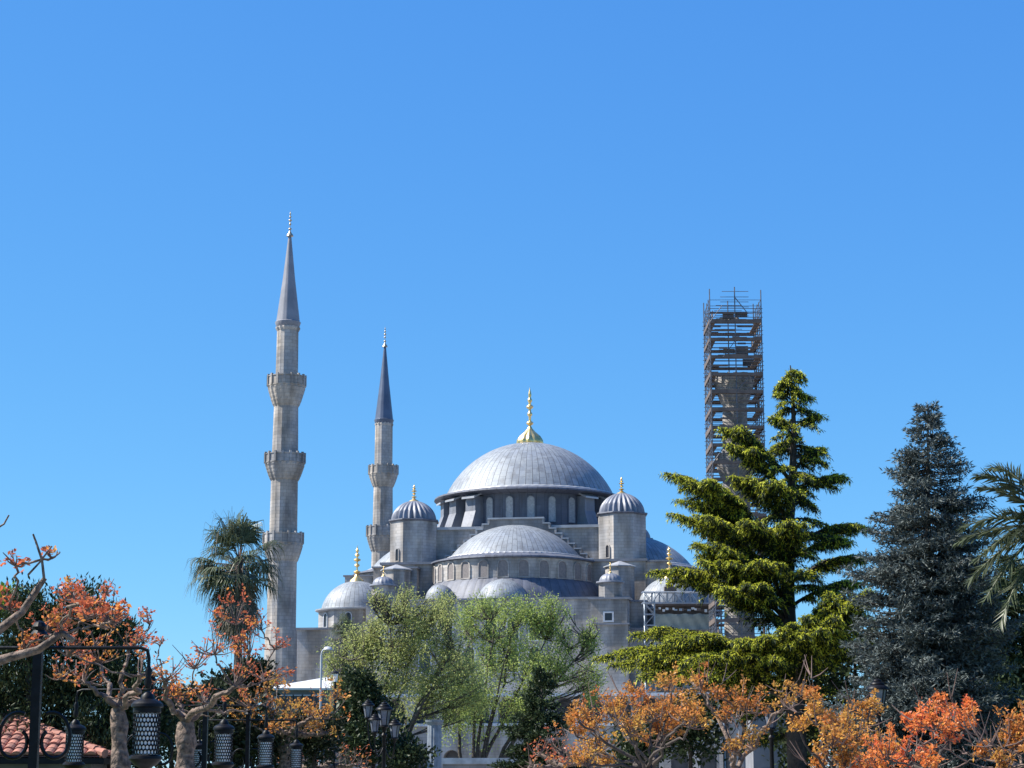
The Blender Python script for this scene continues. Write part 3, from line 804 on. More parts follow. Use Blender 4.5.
for i, p in enumerate(levels):
    z = sz_(p)
    # working deck with a hole for the shaft, toe boards round it
    d = MB()
    for (xa, xb, ya, yb) in ((XS[0], XS[-1], -3.3, -2.5), (XS[0], XS[-1], 2.5, 3.3), (XS[0], XS[0] + 0.7, -2.49, 2.49), (XS[-1] - 0.7, XS[-1], -2.49, 2.49)):
        d.bounds(xa + 0.05, xb - 0.05, ya, yb, z, z + 0.07)
    d.obj('deck', MT['plank'], scaf)
    t = MB()
    for y in (-3.48, 3.48):
        n = 7
        for k in range(n):
            a, b2 = XS[0] + (XS[-1] - XS[0]) * k / n, XS[0] + (XS[-1] - XS[0]) * (k + 1) / n
            h = rng.uniform(0.3, 0.5)
            t.box(((a + b2) / 2, y, z + h / 2 - 0.1), (b2 - a, 0.05, h))
    for x in (XS[0] - 0.07, XS[-1] + 0.07):
        t.bounds(x - 0.03, x + 0.03, -3.4, 3.4, z - 0.1, z + rng.uniform(0.25, 0.5))
    t.obj('toe_board', MT['plank'], scaf)
    # rails
    r_ = MB()
    for dz in (0.55, 1.05, 1.55):
        for y in (-3.42, 3.42): r_.tube([(XS[0] - 0.2, y, z + dz), (XS[-1] + 0.2, y, z + dz)], 0.04, 5)
        for x in (XS[0], XS[-1]): r_.tube([(x, -3.5, z + dz), (x, 3.5, z + dz)], 0.04, 5)
    r_.obj('guard_rail', MT['scaff'], scaf)
    # plywood screens, more of them high up
    for y in (-3.2, 3.2):
        for k in range(4):
            if rng.random() < (0.14 if i < 4 else 0.0):
                a, b2 = XS[k], XS[k + 1]
                h0 = rng.uniform(0.1, 0.7); h1 = rng.uniform(0.8, 1.75)
                MB().box(((a + b2) / 2, y, z + (h0 + h1) / 2), (b2 - a - 0.1, 0.04, h1 - h0)).obj('board_screen', MT['plank'], scaf)
    for x in (XS[0] + 0.35, XS[-1] - 0.35):
        for k in range(3):
            if rng.random() < (0.3 if i < 6 else 0.15): MB().box((x, -2.4 + k * 2.4, z + 0.8), (0.05, 1.5, 1.2)).obj('board_screen', MT['plank'], scaf)
    for y in (-3.47, 3.47) if i < 11 else ():
        for k in range(6):
            if rng.random() < 0.45:
                a, b2 = XS[0] + (XS[-1] - XS[0]) * k / 6, XS[0] + (XS[-1] - XS[0]) * (k + 1) / 6
                MB().box(((a + b2) / 2, y, z + 1.05), (b2 - a, 0.05, 0.22)).obj('rail_board', MT['plank'], scaf)
    if i % 2 == 0:
        y = -3.5
        k = i // 2 % 4
        rod([(XS[k], y, z), (XS[k + 1], y, z + 1.9)], 0.04, 'brace')
r_ = MB()
for p in (291.5, 297, 302, 307, 312, 316):
    for y in (-3.42, 3.42): r_.tube([(XS[1] - (0.2 if p > 293 else 0), y, sz_(p)), (XS[3] + 0.1, y, sz_(p))], 0.035, 5)
for p in (300, 306, 312):
    for x in (XS[0], XS[-1]): r_.tube([(x, -3.5, sz_(p)), (x, 3.5, sz_(p))], 0.035, 5)
    for y in (-3.42, 3.42): r_.tube([(XS[0], y, sz_(p)), (XS[-1], y, sz_(p))], 0.03, 5)
r_.obj('guard_rail', MT['scaff'], scaf)
rod([(XS[2], -3.5, sz_(297)), (XS[3], -3.5, sz_(314))], 0.05, 'brace')
b = MB()
for k in range(6):
    b.box((-1.2 + k * 0.42, -2.9, sz_(321) + 0.22 + 0.04 * (k % 2)), (0.40, 0.5, 0.3 + 0.08 * (k % 3)), 0.2 * k)
b.obj('stone_stack', MT['stone_dark'], scaf)

# ------------------------------------------------------------------ steel working platform in front of the right corner dome
PYY = MQ_Y - 31.0
pa = at(645, 632, PYY); pb_ = at(722, 632, PYY)
plat = thing('scaffold_platform', 'grey steel lattice work platform with green netting before right corner dome', 'scaffolding', (pa.x, PYY, 0))
zt = at(650, 592, PYY).z; zl = at(650, 603, PYY).z; zb = at(650, 632, PYY).z; zn = at(650, 613, PYY).z
Wp = pb_.x - pa.x
tw = 1.15
def lattice_tower(x0):
    b = MB()
    for x in (x0, x0 + tw):
        for y in (0, tw): b.tube([(x, y, 0), (x, y, zt)], 0.06, 5)
    n = 18
    for k in range(n):
        za, zc = zt * k / n, zt * (k + 1) / n
        for y in (0, tw):
            b.tube([(x0, y, za), (x0 + tw, y, zc)] if k % 2 else [(x0 + tw, y, za), (x0, y, zc)], 0.04, 4)
            b.tube([(x0, y, zc), (x0 + tw, y, zc)], 0.04, 4)
        for x in (x0, x0 + tw): b.tube([(x, 0, za), (x, tw, zc)], 0.035, 4)
    return b.obj('lattice_tower', MT['steel'], plat)
lattice_tower(0); lattice_tower(Wp - tw)
b = MB()
for y in (-0.1, tw + 0.1):
    for z in (zt, zl): b.tube([(-0.3, y, z), (Wp + 0.3, y, z)], 0.075, 5)
    n = 10
    for k in range(n):
        xa, xb = Wp * k / n, Wp * (k + 1) / n
        b.tube([(xa, y, zl), (xb, y, zt)] if k % 2 else [(xa, y, zt), (xb, y, zl)], 0.05, 4)
        b.tube([(xa, y, zl), (xa, y, zt)], 0.05, 4)
b.obj('truss_beam', MT['steel'], plat)
b = MB(); b.bounds(tw, Wp - tw, 0.2, 1.6, zl - 0.25, zl - 0.1); b.bounds(tw, Wp - tw, 1.7, 1.8, zn, zl - 0.1); b.obj('deck', MT['plank'], plat)
b = MB()
nx, nz = 24, 6
vs = []
for j in range(nz + 1):
    for i in range(nx + 1):
        x = tw + (Wp - 2 * tw) * i / nx; z = zb + 0.3 + (zn - zb - 0.3) * j / nz
        vs.append((x, 0.35 + 0.12 * math.sin(i * 1.3 + j) + 0.15 * math.sin(j * 0.9), z - 0.15 * abs(math.sin(i * 0.5)) * (j == nz)))
b.add(vs, [(j*(nx+1)+i, j*(nx+1)+i+1, (j+1)*(nx+1)+i+1, (j+1)*(nx+1)+i) for j in range(nz) for i in range(nx)])
b.obj('debris_netting', MT['net'], plat, smooth=180)
b = MB()
for k in range(16):
    x = tw + 0.3 + (Wp - 2 * tw - 0.6) * k / 16 + rng.uniform(-.1, .1)
    b.box((x, 0.15 + rng.uniform(-.05, .4), zl - 0.55 - rng.uniform(0, .3)), (rng.uniform(.2, .45), 0.25, rng.uniform(.12, .35)), 0, int(rng.integers(0, 3)))
b.box((3.0, 0.7, zt + 0.35), (1.4, 1.0, 0.55), 0, 2); b.box((2.9, 0.6, zt + 0.75), (0.8, 0.7, 0.28), 0.1, 2)
b.obj('stacked_materials', [MT['white'], MT['steel'], MT['plank']], plat)
# ------------------------------------------------------------------ trees and shrubs
def bez(a, b, c, n=8):
    return [a * (1 - t) ** 2 + b * 2 * t * (1 - t) + c * t * t for t in [i / n for i in range(n + 1)]]

def pollard(label, base, Y, fork, w, clusters, leaf, seed, group, thick=1.0, leafs=1.0, cat='tree', limb_mat='bark_pale', spread=1.3, extra=(), size=1.0, barren=2.0, dens=13, fan=False):
    """low tree with knobbly pale limbs; clusters = (px, py, r px[, depth]) of young leaves"""
    rg = np.random.default_rng(seed); rd = random.Random(seed)
    b0 = at(base[0], base[1], Y); b0.z = 0
    t = thing('crape_myrtle', label, cat, b0, 0, group)
    fk = at(fork[0], fork[1], Y)
    sc = ppm(Y, 700)
    r0 = w / 2 / sc
    mb = MB()
    pts = bez(b0, Vector((b0.x * 0.6 + fk.x * 0.4 + rd.uniform(-.1, .1), Y + rd.uniform(-.1, .1), fk.z * 0.6)), fk, 18)
    mb.tube(pts, [r0 * (1.2 - 0.35 * i / 18 + 0.12 * math.sin(i * 1.3 + seed) + rd.uniform(-.06, .06)) for i in range(19)], 12, 0, 0.16)
    C, D, S = [], [], []
    nodes = [(fk, r0 * 0.75, 0)]
    def whorl(tip, d, k, s=1.0):
        """a rosette of young leaves round a twig end"""
        for _ in range(k):
            C.append(tip + Vector((rd.gauss(0, .035), rd.gauss(0, .035), rd.gauss(0, .035))) * size)
            D.append(d * 0.55 + Vector((rd.gauss(0, .75), rd.gauss(0, .75), rd.gauss(0.2, .6))))
            S.append(rd.uniform(0.055, 0.105) * size * s)
    def crook(q, foot, L, amt, n=9):
        side = Vector((rd.uniform(-1, 1), rd.uniform(-1, 1), rd.uniform(-.5, 0.6))) * L * 0.2
        path = bez(q, (q + foot) / 2 + side, foot, n)
        return [pp + Vector((rd.gauss(0, amt), rd.gauss(0, amt), rd.gauss(0, amt))) * min(2.0, L) if 0 < i < n else pp for i, pp in enumerate(path)]
    cl = sorted(clusters, key=lambda c: (c[0] - fork[0]) ** 2 + (c[1] - fork[1]) ** 2)
    for c in cl:
        dy = c[3] if len(c) > 3 else rd.uniform(-spread, spread)
        p = at(c[0], c[1], Y + dy); r = c[2] / sc
        foot = p - Vector((0, 0, r * 0.7))
        best = min(nodes, key=lambda q: (q[0] - foot).length + 1.2 * max(0, q[0].z - foot.z) + 0.25 * q[2])
        if fan and rd.random() < 0.75: best = (fk + Vector((rd.gauss(0, .05), rd.gauss(0, .05), rd.gauss(0, .05))), r0 * 0.5, 0)
        q, rq, gen = best
        L = (foot - q).length
        path = crook(q, foot, L, 0.028)
        ra = max(0.016, rq * 0.66) * thick; rb = max(0.012, ra * 0.5)
        mb.tube(path, [ra + (rb - ra) * i / 9 + (0.22 * ra * rd.random() if i % 3 == 2 else 0) for i in range(10)], 7)
        nodes.append((path[5], (ra + rb) / 2, gen + 1)); nodes.append((foot, rb, gen + 1))
        mb.tube([foot - Vector((0, 0, rb)), foot, foot + Vector((0, 0, rb * 1.6))], [rb * 0.9, rb * 1.7, rb * 0.7], 7)
        # long shoots out of the pollard knob, each with a few side shoots
        for k in range(max(5, int(dens * (c[2] / 20)))):
            a = rd.uniform(0, 2 * PI); e = rd.uniform(-0.15, 1.4)
            d = Vector((math.cos(a) * math.cos(e), math.sin(a) * math.cos(e), math.sin(e)))
            Lt = r * rd.uniform(0.55, 1.6)
            tip = foot + d * Lt + Vector((0, 0, Lt * 0.22))
            tp = bez(foot, foot + d * Lt * 0.55 + Vector((rd.gauss(0, .04), rd.gauss(0, .04), rd.gauss(0, .04))), tip, 5)
            mb.tube(tp, [0.011, 0.010, 0.009, 0.007, 0.006, 0.004], 4, 1)
            if rd.random() < min(1, leafs * 1.5): whorl(tip, d, int(rd.uniform(5, 9) / max(.75, size)))
            for i in range(2, 6):
                for _ in range(2):
                    if rd.random() > leafs: continue
                    d2 = (d * 0.6 + Vector((rd.gauss(0, .8), rd.gauss(0, .8), rd.gauss(.4, .5)))).normalized()
                    e2 = tp[min(5, i)] + d2 * r * rd.uniform(0.12, 0.34)
                    mb.tube([tp[min(5, i)], e2], [0.006, 0.003], 3, 1)
                    whorl(e2, d2, int(rd.uniform(3, 6) / max(.75, size)), 0.9)
    for k in range(int(7 * barren)):      # bare crooked limbs and twigs between the leafy ones
        q, rq, gen = rd.choice(nodes)
        d = Vector((rd.gauss(0, .8), rd.gauss(0, .8), rd.uniform(-.2, 1))).normalized()
        L = rd.uniform(0.25, 0.6); e = q + d * L
        mb.tube(crook(q, e, L, 0.03), [max(.008, rq * .45) * (1 - .6 * i / 9) for i in range(10)], 6)
        for _ in range(2):
            d2 = (d + Vector((rd.gauss(0, .6), rd.gauss(0, .6), rd.gauss(.3, .5)))).normalized()
            mb.tube([e, e + d2 * 0.15, e + d2 * rd.uniform(.2, .45) + Vector((0, 0, .05))], [0.012, 0.008, 0.004], 4, 1)
    for path_px, ra, rb, yy in extra:
        pp = [at(x, y, Y + yy) for x, y in path_px]
        mb.tube(pp, [ra + (rb - ra) * i / (len(pp) - 1) for i in range(len(pp))], 8)
    mb.obj('trunk', [MT[limb_mat], MT['twig']], t, smooth=60, world=True)
    C = np.array([tuple(c) for c in C]); D = np.array([tuple(d) for d in D]); S = np.array(S)
    quads_obj('foliage', leaves(C, D, S, S * 0.55, rg, 0.12), MT[leaf], t)
    return t

def cloud(blobs, n, L, W, rng, shell=0.55, up=0.2, droop=0.1, zcut=0.0):
    """leaves spread through ellipsoids; blobs = (centre, (rx, ry, rz))"""
    vol = np.array([b[1][0] * b[1][2] for b in blobs]); vol = vol / vol.sum()
    cnt = rng.multinomial(n, vol)
    Cs, Ds = [], []
    for (c, r), k in zip(blobs, cnt):
        d = unit(rng.normal(size=(k, 3)))
        q = shell + (1 - shell) * rng.random((k, 1)) ** 0.6
        # uneven outline
        wob = 1 + 0.22 * np.sin(d[:, :1] * 5 + c[0] * 3) * np.cos(d[:, 2:3] * 6 + c[2]) + 0.12 * rng.normal(size=(k, 1))
        Cs.append(np.array(c) + d * np.array(r) * q * wob)
        Ds.append(d * 0.6 + rng.normal(size=(k, 3)) * 0.6 + np.array([0, 0, up]))
    C = np.concatenate(Cs); D = np.concatenate(Ds)
    keep = C[:, 2] > zcut
    C, D = C[keep], D[keep]
    s = rng.uniform(0.7, 1.25, len(C))
    return leaves(C, D, L * s, W * s, rng, droop)
def subblobs(blobs, k, f, rng):
    """break big ellipsoids up into clumps"""
    out = []
    for c, r in blobs:
        for _ in range(k):
            d = unit(rng.normal(size=3)); q = rng.random() ** 0.4
            cc = np.array(c) + d * np.array(r) * q * 0.86
            s = f * rng.uniform(0.6, 1.35)
            out.append((tuple(cc), tuple(np.array(r) * s)))
    return out

def spring_tree(label, base_px, Y, stems, blobs, leaf, n, seed, name='young_tree', L=0.16):
    rg = np.random.default_rng(seed); rd = random.Random(seed)
    b0 = at(base_px[0], base_px[1], Y); b0.z = 0
    t = thing(name, label, 'tree', b0)
    sc = ppm(Y, 680)
    mb = MB()
    B = []
    for x, y, rx, ry in blobs:
        p = at(x, y, Y + rd.uniform(-1, 1) * 1.2)
        B.append(((p.x, p.y, p.z), (rx / sc, min(rx, 60) / sc * 0.9, ry / sc)))
    tips = []
    for k, (x, y) in enumerate(stems):
        p = at(x, y, Y + rd.uniform(-1.2, 1.2))
        s = b0 + Vector((rd.uniform(-.35, .35), rd.uniform(-.35, .35), 0))
        path = bez(s, Vector((s.x * .6 + p.x * .4, s.y, p.z * 0.5)), p, 8)
        path = [q + Vector((rd.gauss(0, .07), rd.gauss(0, .07), 0)) if i else q for i, q in enumerate(path)]
        mb.tube(path, [0.15 * (1 - 0.8 * i / 8) for i in range(9)], 6)
        tips += path[3:]

    subs = subblobs(B, 22, 0.40, rg)
    for c, r in subs:
        c = Vector(c); q = min(tips, key=lambda w: (w - c).length + (1.5 if w.z > c.z - 0.25 * math.hypot(w.x - c.x, w.y - c.y) else 0))
        path = bez(q, (q + c) / 2 + Vector((rd.gauss(0, .3), rd.gauss(0, .3), -0.2)), c, 5)
        mb.tube(path, [0.034 - 0.024 * i / 5 for i in range(6)], 4)
        for _ in range(4):
            d = Vector((rd.gauss(0, 1), rd.gauss(0, 1), rd.gauss(.7, .7))).normalized()
            mb.tube([path[3], path[4] + d * r[0] * .4, c + d * r[2] * 1.1], [0.022, 0.016, 0.007], 3)
    mb.obj('trunk', MT['bark'], t, smooth=60, world=True)
    V = cloud(subs, n, L, L * 0.62, rg, 0.05, 0.1)
    quads_obj('crown', V, MT[leaf], t)
    return t

def shrub(name, label, cat, blobs, Y, n, leaf, seed, L=0.14, clumps=14, f=0.34, group=None, up=0.4, wf=0.5, core=True, dz=1.0):
    """dense evergreen mass: clumps of leaves over woody stems"""
    rg = np.random.default_rng(seed); rd = random.Random(seed)
    sc = ppm(Y, 680)
    B = []
    for x, y, rx, ry in blobs:
        p = at(x, y, Y + rd.uniform(-.6, .6)); B.append(((p.x, p.y, p.z), (rx / sc, rx / sc * dz, ry / sc)))
    bx = sum(b[0][0] for b in B) / len(B)
    t = thing(name, label, cat, (bx, Y, 0), 0, group)
    mb = MB()
    for c, r in B:
        path = bez(Vector((bx + (c[0] - bx) * .4, Y, 0)), Vector((c[0], c[1], c[2] * .4)), Vector(c), 5)
        mb.tube(path, [0.13 - 0.016 * i for i in range(6)], 6)
    subs = subblobs(B, clumps, f, rg)
    for c, r in subs:
        c = Vector(c); bb = min(B, key=lambda q: (Vector(q[0]) - c).length)
        mb.tube([Vector(bb[0]), (Vector(bb[0]) + c) / 2 + Vector((0, 0, .1)), c], [0.05, 0.035, 0.015], 4)
    mb.obj('stems', MT['bark_dark'], t, world=True)
    V1 = cloud(subs, int(n * .7), L, L * wf, rg, 0.35, up, 0.05, 0.05)
    V2 = cloud(B, n - int(n * .7), L * 1.2, L * wf * 1.3, rg, 0.2, up, 0.05, 0.05)
    quads_obj('foliage', np.concatenate([V1, V2]), MT[leaf], t)
    return t

# ---- cedar with golden tips
def cedar(label, Y, top, base_px, tips, seed):
    rg = np.random.default_rng(seed); rd = random.Random(seed)
    b0 = at(base_px[0], base_px[1], Y); b0.z = 0
    tp = at(top[0], top[1], Y)
    t = thing('cedar_tree', label, 'tree', b0)
    H = tp.z
    mb = MB()
    def axis(z):
        f = z / H
        return Vector((b0.x + (tp.x - b0.x) * f + 0.12 * math.sin(f * 9), Y + 0.1 * math.sin(f * 7), z))
    mb.tube([axis(H * i / 24) for i in range(25)], [0.34 * (1 - i / 24) ** 0.85 + 0.018 for i in range(25)], 9)
    br, side = [], []
    for (x, y, dy, zf) in tips:
        p = at(x, y, Y + dy); br.append((p, zf))
        q = axis(zf * H); dv = p - q; L = dv.length      # side limbs that widen the bough into a plate
        for sgn in (-1, 1):
            for fr in (0.30, 0.48, 0.66):
                if L * (1 - fr) < 0.35: continue
                a = sgn * rd.uniform(0.35, 0.75); l2 = L * (1 - fr) * rd.uniform(0.5, 0.85)
                hd = Vector((dv.x * math.cos(a) - dv.y * math.sin(a), dv.x * math.sin(a) + dv.y * math.cos(a), dv.z)).normalized()
                s0 = q + dv * fr + Vector((0, 0, 0.15 * L * fr * (1 - fr) * 2.2))
                side.append((s0, s0 + hd * l2 - Vector((0, 0, 0.10 * l2))))
    # more limbs all round, towards and away from the viewer
    for k in range(34):
        f = 0.20 + 0.76 * rd.random() ** 1.5
        z = H * f
        prof = np.interp(f, [0.2, 0.34, 0.48, 0.61, 0.74, 0.86, 0.93, 1.0], [3.4, 3.0, 2.5, 2.2, 1.45, 0.85, 0.55, 0.2])
        a = rd.uniform(0, 2 * PI)
        s = 0.95 if abs(math.sin(a)) > 0.5 else 0.6
        L = prof * rd.uniform(0.55, 1.0) * s
        q = axis(z)
        br.append((q + Vector((math.cos(a) * L, math.sin(a) * L, -L * 0.16)), None))
    for k in range(44):
        f = rd.uniform(.72, .985) if k < 34 else rd.uniform(.955, .994); z = H * f; a = rd.uniform(0, 2 * PI); L = (0.25 + (1 - f) * 4.2) * rd.uniform(.6, 1.1)
        br.append((axis(z) + Vector((math.cos(a) * L, math.sin(a) * L, -L * rd.uniform(.0, .3))), f))
    Ct, Dt, Lt, Wt, It = [], [], [], [], []
    for p, zf in br + side:
        if isinstance(zf, float): z = zf * H
        else: z = None
        hor = 0 if isinstance(p, tuple) else Vector((p.x - b0.x, p.y - Y, 0)).length
        if isinstance(zf, Vector): q, p, zf = p, zf, 0.5
        else: q = axis(min(H * 0.995, z if z is not None else p.z + hor * 0.16 - 0.0))
        L = (p - q).length
        rise = L * rd.uniform(0.05, 0.13)
        ctrl = (q + p) / 2 + Vector((0, 0, rise + 0.1 * L))
        path = bez(q, ctrl, p, 14)
        r1 = 0.018 + 0.016 * L
        mb.tube(path, [r1 * (1 - 0.85 * i / 14) + 0.006 for i in range(15)], 5)
        step = 0.10
        n = max(6, int(L / step))
        for i in range(n):
            f = 0.16 + 0.84 * (i + rd.random()) / n
            f = min(f, 1.0)
            k = min(13, int(f * 14)); pos = path[k] + (path[k + 1] - path[k]) * (f * 14 - k)
            dirb = (path[k + 1] - path[k]).normalized()
            sd = dirb.cross(Vector((0, 0, 1)))
            if sd.length < 0.1: sd = Vector((1, 0, 0))
            sd.normalize()
            for sg in (-1, 1):
                Ls = (0.20 + 0.30 * L * (1 - f) * (0.35 + 0.65 * min(1, f * 2.2))) * rd.uniform(0.6, 1.25)
                Ls = min(Ls, 1.25)
                d = (dirb * rd.uniform(0.5, 0.95) + sd * sg * rd.uniform(0.4, 0.95) + Vector((0, 0, rd.uniform(-.05, .16)))).normalized()
                m = max(2, int(Ls / 0.075))
                for j in range(m):
                    g = (j + rd.random()) / m
                    pp = pos + d * Ls * g - Vector((0, 0, 0.55 * Ls * g * g))
                    outer = (0.35 * f + 0.65 * g)
                    # upright short spurs on top, hanging tufts below
                    for top_ in range(7):
                        upz = rd.uniform(0.1, 0.8) if top_ < 3 else rd.uniform(-1.6, -0.3)
                        Ct.append((pp.x + rd.gauss(0, .03), pp.y + rd.gauss(0, .03), pp.z + rd.gauss(0, .02)))
                        Dt.append((d.x * .8 + rd.gauss(0, .45), d.y * .8 + rd.gauss(0, .45), upz))
                        Lt.append(rd.uniform(0.06, 0.12) * (1 if top_ < 3 else 1.4)); Wt.append(rd.uniform(0.022, 0.034))
                        It.append(1 if (outer + rd.gauss(0, .16) > ((0.28 if top_ < 3 else 0.92) + (0 if zf is not None else 0.16))) else 0)  # gold on top, dark below: sunlight and shade put into tuft colour
    mb.obj('trunk', MT['bark_dark'], t, smooth=60, world=True)
    V = leaves(np.array(Ct), np.array(Dt), np.array(Lt), np.array(Wt), rg, 0.18)
    quads_obj('foliage', V, [MT['cedar_in_shade'], MT['cedar_lit_tip']], t, np.array(It))
    return t

def spruce(name, label, Y, top, base_px, prof, seed, mat, dens=1.0, upturn=0.25, whorl=0.30, cat='tree', nl=(0.10, 0.17), wl=0.03):
    """conical conifer; prof = (py, half width px)"""
    rg = np.random.default_rng(seed); rd = random.Random(seed)
    b0 = at(base_px[0], base_px[1], Y); b0.z = 0
    tp = at(top[0], top[1], Y); H = tp.z
    t = thing(name, label, cat, b0)
    sc = ppm(Y, 600)
    zs = [at(top[0], p, Y).z for p, h in prof][::-1]; hs_ = [h / sc for p, h in prof][::-1]
    def ax(z):
        f = z / H; return Vector((b0.x + (tp.x - b0.x) * f, Y, z))
    mb = MB()
    mb.tube([ax(H * i / 20) for i in range(21)], [0.22 * (1 - i / 20) + 0.012 for i in range(21)], 8)
    C, D, L_, W_ = [], [], [], []
    def tuft(pp, d, k, ls):
        for _ in range(k):
            C.append(tuple(pp)); v = Vector((rd.gauss(0, .75), rd.gauss(0, .75), rd.gauss(0.15, .65))) + d * 0.9
            D.append(tuple(v)); L_.append(rd.uniform(*nl) * ls); W_.append(wl * ls)
    z = 0.9
    while z < H - 0.1:
        rad = float(np.interp(z, zs, hs_))
        nb = max(6, int((7 + rad * 6.0) * dens))
        for k in range(nb):
            a = rd.uniform(0, 2 * PI); zz = z + rd.uniform(-.2, .2)
            L = rad * (1 + 0.13 * math.sin(a * 3 + z * 1.7) + 0.10 * math.sin(z * 4.1)) * rd.choice((rd.uniform(0.5, 0.85), rd.uniform(0.85, 1.08), rd.uniform(0.95, 1.2)))
            q = ax(zz + L * 0.12)
            d = Vector((math.cos(a), math.sin(a), 0))
            p = q + d * L + Vector((0, 0, -L * 0.30 + upturn * L * 0.6))
            ctrl = q + d * L * 0.55 + Vector((0, 0, -L * 0.26))
            path = bez(q, ctrl, p, 8)
            mb.tube(path, [0.012 + 0.018 * L * (1 - i / 8) / 2 for i in range(9)], 4)
            sd = Vector((-d.y, d.x, 0))
            n = max(3, int(L / 0.16))
            for i in range(n):
                f = 0.12 + 0.88 * (i + 1) / n
                kk = min(7, int(f * 8)); pos = path[kk] + (path[kk + 1] - path[kk]) * min(1, f * 8 - kk)
                tuft(pos, d * 0.5, 5, 1.0)
                for sg in (-1, 1):
                    Ls = (0.16 + 0.22 * L * (1.1 - f)) * rd.uniform(0.6, 1.3)
                    ds = (d * rd.uniform(.4, .9) + sd * sg * rd.uniform(.5, 1) + Vector((0, 0, rd.uniform(-.25, .5)))).normalized()
                    m = max(1, int(Ls / 0.10))
                    for j in range(m):
                        tuft(pos + ds * Ls * (j + 1) / m, ds, 5, 1.0)
        z += whorl * rd.uniform(0.8, 1.2)
    for j in range(14): tuft(ax(H - j * 0.06), Vector((0, 0, .6)), 4, 0.8)
    mb.obj('trunk', MT['bark_dark'], t, smooth=60, world=True)
    quads_obj('foliage', leaves(np.array(C), np.array(D), np.array(L_), np.array(W_), rg, 0.05), MT[mat], t)
    return t

def fan_palm(label, Y, crown_px, base_px, rpx, seed, nf=44, dead=26, group=None, tr=0.2):
    rg = np.random.default_rng(seed); rd = random.Random(seed)
    b0 = at(base_px[0], base_px[1], Y); b0.z = 0
    cr = at(crown_px[0], crown_px[1], Y)
    t = thing('fan_palm', label, 'palm tree', b0, 0, group)
    Rm = rpx / ppm(Y, crown_px[1])
    mb = MB()
    mb.tube([b0 + (cr - b0) * (i / 16) + Vector((0.05 * math.sin(i), 0, 0)) for i in range(17)], [tr * (1.15 - 0.3 * i / 16 + (0.06 if i % 2 else 0)) for i in range(17)], 10)
    mb.obj('trunk', MT['bark'], t, smooth=60, world=True)
    pet = MB()
    V, I = [], []
    def strip(a, b, w, sd):
        V.append([tuple(a - sd * w), tuple(a + sd * w), tuple(b + sd * w * 0.35), tuple(b - sd * w * 0.35)])
    for k in range(nf + dead):
        isd = k >= nf
        az = rd.uniform(0, 2 * PI)
        if not isd: el = rd.choice((rd.uniform(0.8, 1.5), rd.uniform(0.0, 0.7), rd.uniform(-0.5, 0.3), rd.uniform(-1.0, -0.2)))
        else: el = rd.uniform(-1.45, -0.9)
        d = Vector((math.cos(az) * math.cos(el), math.sin(az) * math.cos(el), math.sin(el)))
        Lp = Rm * rd.uniform(0.38, 0.62) * (1 if not isd else 0.75)
        org = cr - Vector((0, 0, 0.25 * Rm * (k % 5) / 5 + (0.75 * Rm * rd.random() if isd else 0)))
        tip = org + d * Lp - Vector((0, 0, 0.10 * Lp * (1 - abs(d.z))))
        pet.tube([org, (org + tip) / 2 + Vector((0, 0, .03)), tip], [0.028, 0.02, 0.014], 4)
        sd = d.cross(Vector((0, 0, 1)))
        if sd.length < .1: sd = Vector((1, 0, 0))
        sd.normalize(); nrm = sd.cross(d).normalized()
        ns = 24; Lf = Rm * rd.uniform(0.42, 0.56) * (1.0 if not isd else 0.9)
        for s in range(ns):
            th = -1.75 + 3.5 * s / (ns - 1) + rd.gauss(0, .03)
            dd = (d * math.cos(th) + sd * math.sin(th) + nrm * (0.10 + 0.12 * math.cos(th))).normalized()
            Ls = Lf * (0.72 + 0.28 * math.cos(th * 0.7)) * rd.uniform(.92, 1.05)
            a = tip; b = tip + dd * Ls * 0.55; c = b + (dd * 0.75 + Vector((0, 0, -0.35 - 0.7 * rd.random()))).normalized() * Ls * 0.34
            e = c + (dd * 0.25 + Vector((rd.gauss(0, .1), rd.gauss(0, .1), -1.0))).normalized() * Ls * rd.uniform(.25, .55)
            wd = dd.cross(nrm).normalized()
            w = 0.030 * Rm / 2.2
            V.append([tuple(a - wd * w * .25), tuple(a + wd * w * .25), tuple(b + wd * w), tuple(b - wd * w)]); I.append(int(isd))
            V.append([tuple(b - wd * w), tuple(b + wd * w), tuple(c + wd * w * .55), tuple(c - wd * w * .55)]); I.append(int(isd))
            V.append([tuple(c - wd * w * .5), tuple(c + wd * w * .5), tuple(e + wd * w * .15), tuple(e - wd * w * .15)]); I.append(int(isd or rd.random() < .25))
    pet.obj('leaf_stalks', MT['twig'], t, world=True)
    quads_obj('fronds', np.array(V), [MT['frond'], MT['frond_dead']], t, np.array(I))
    return t

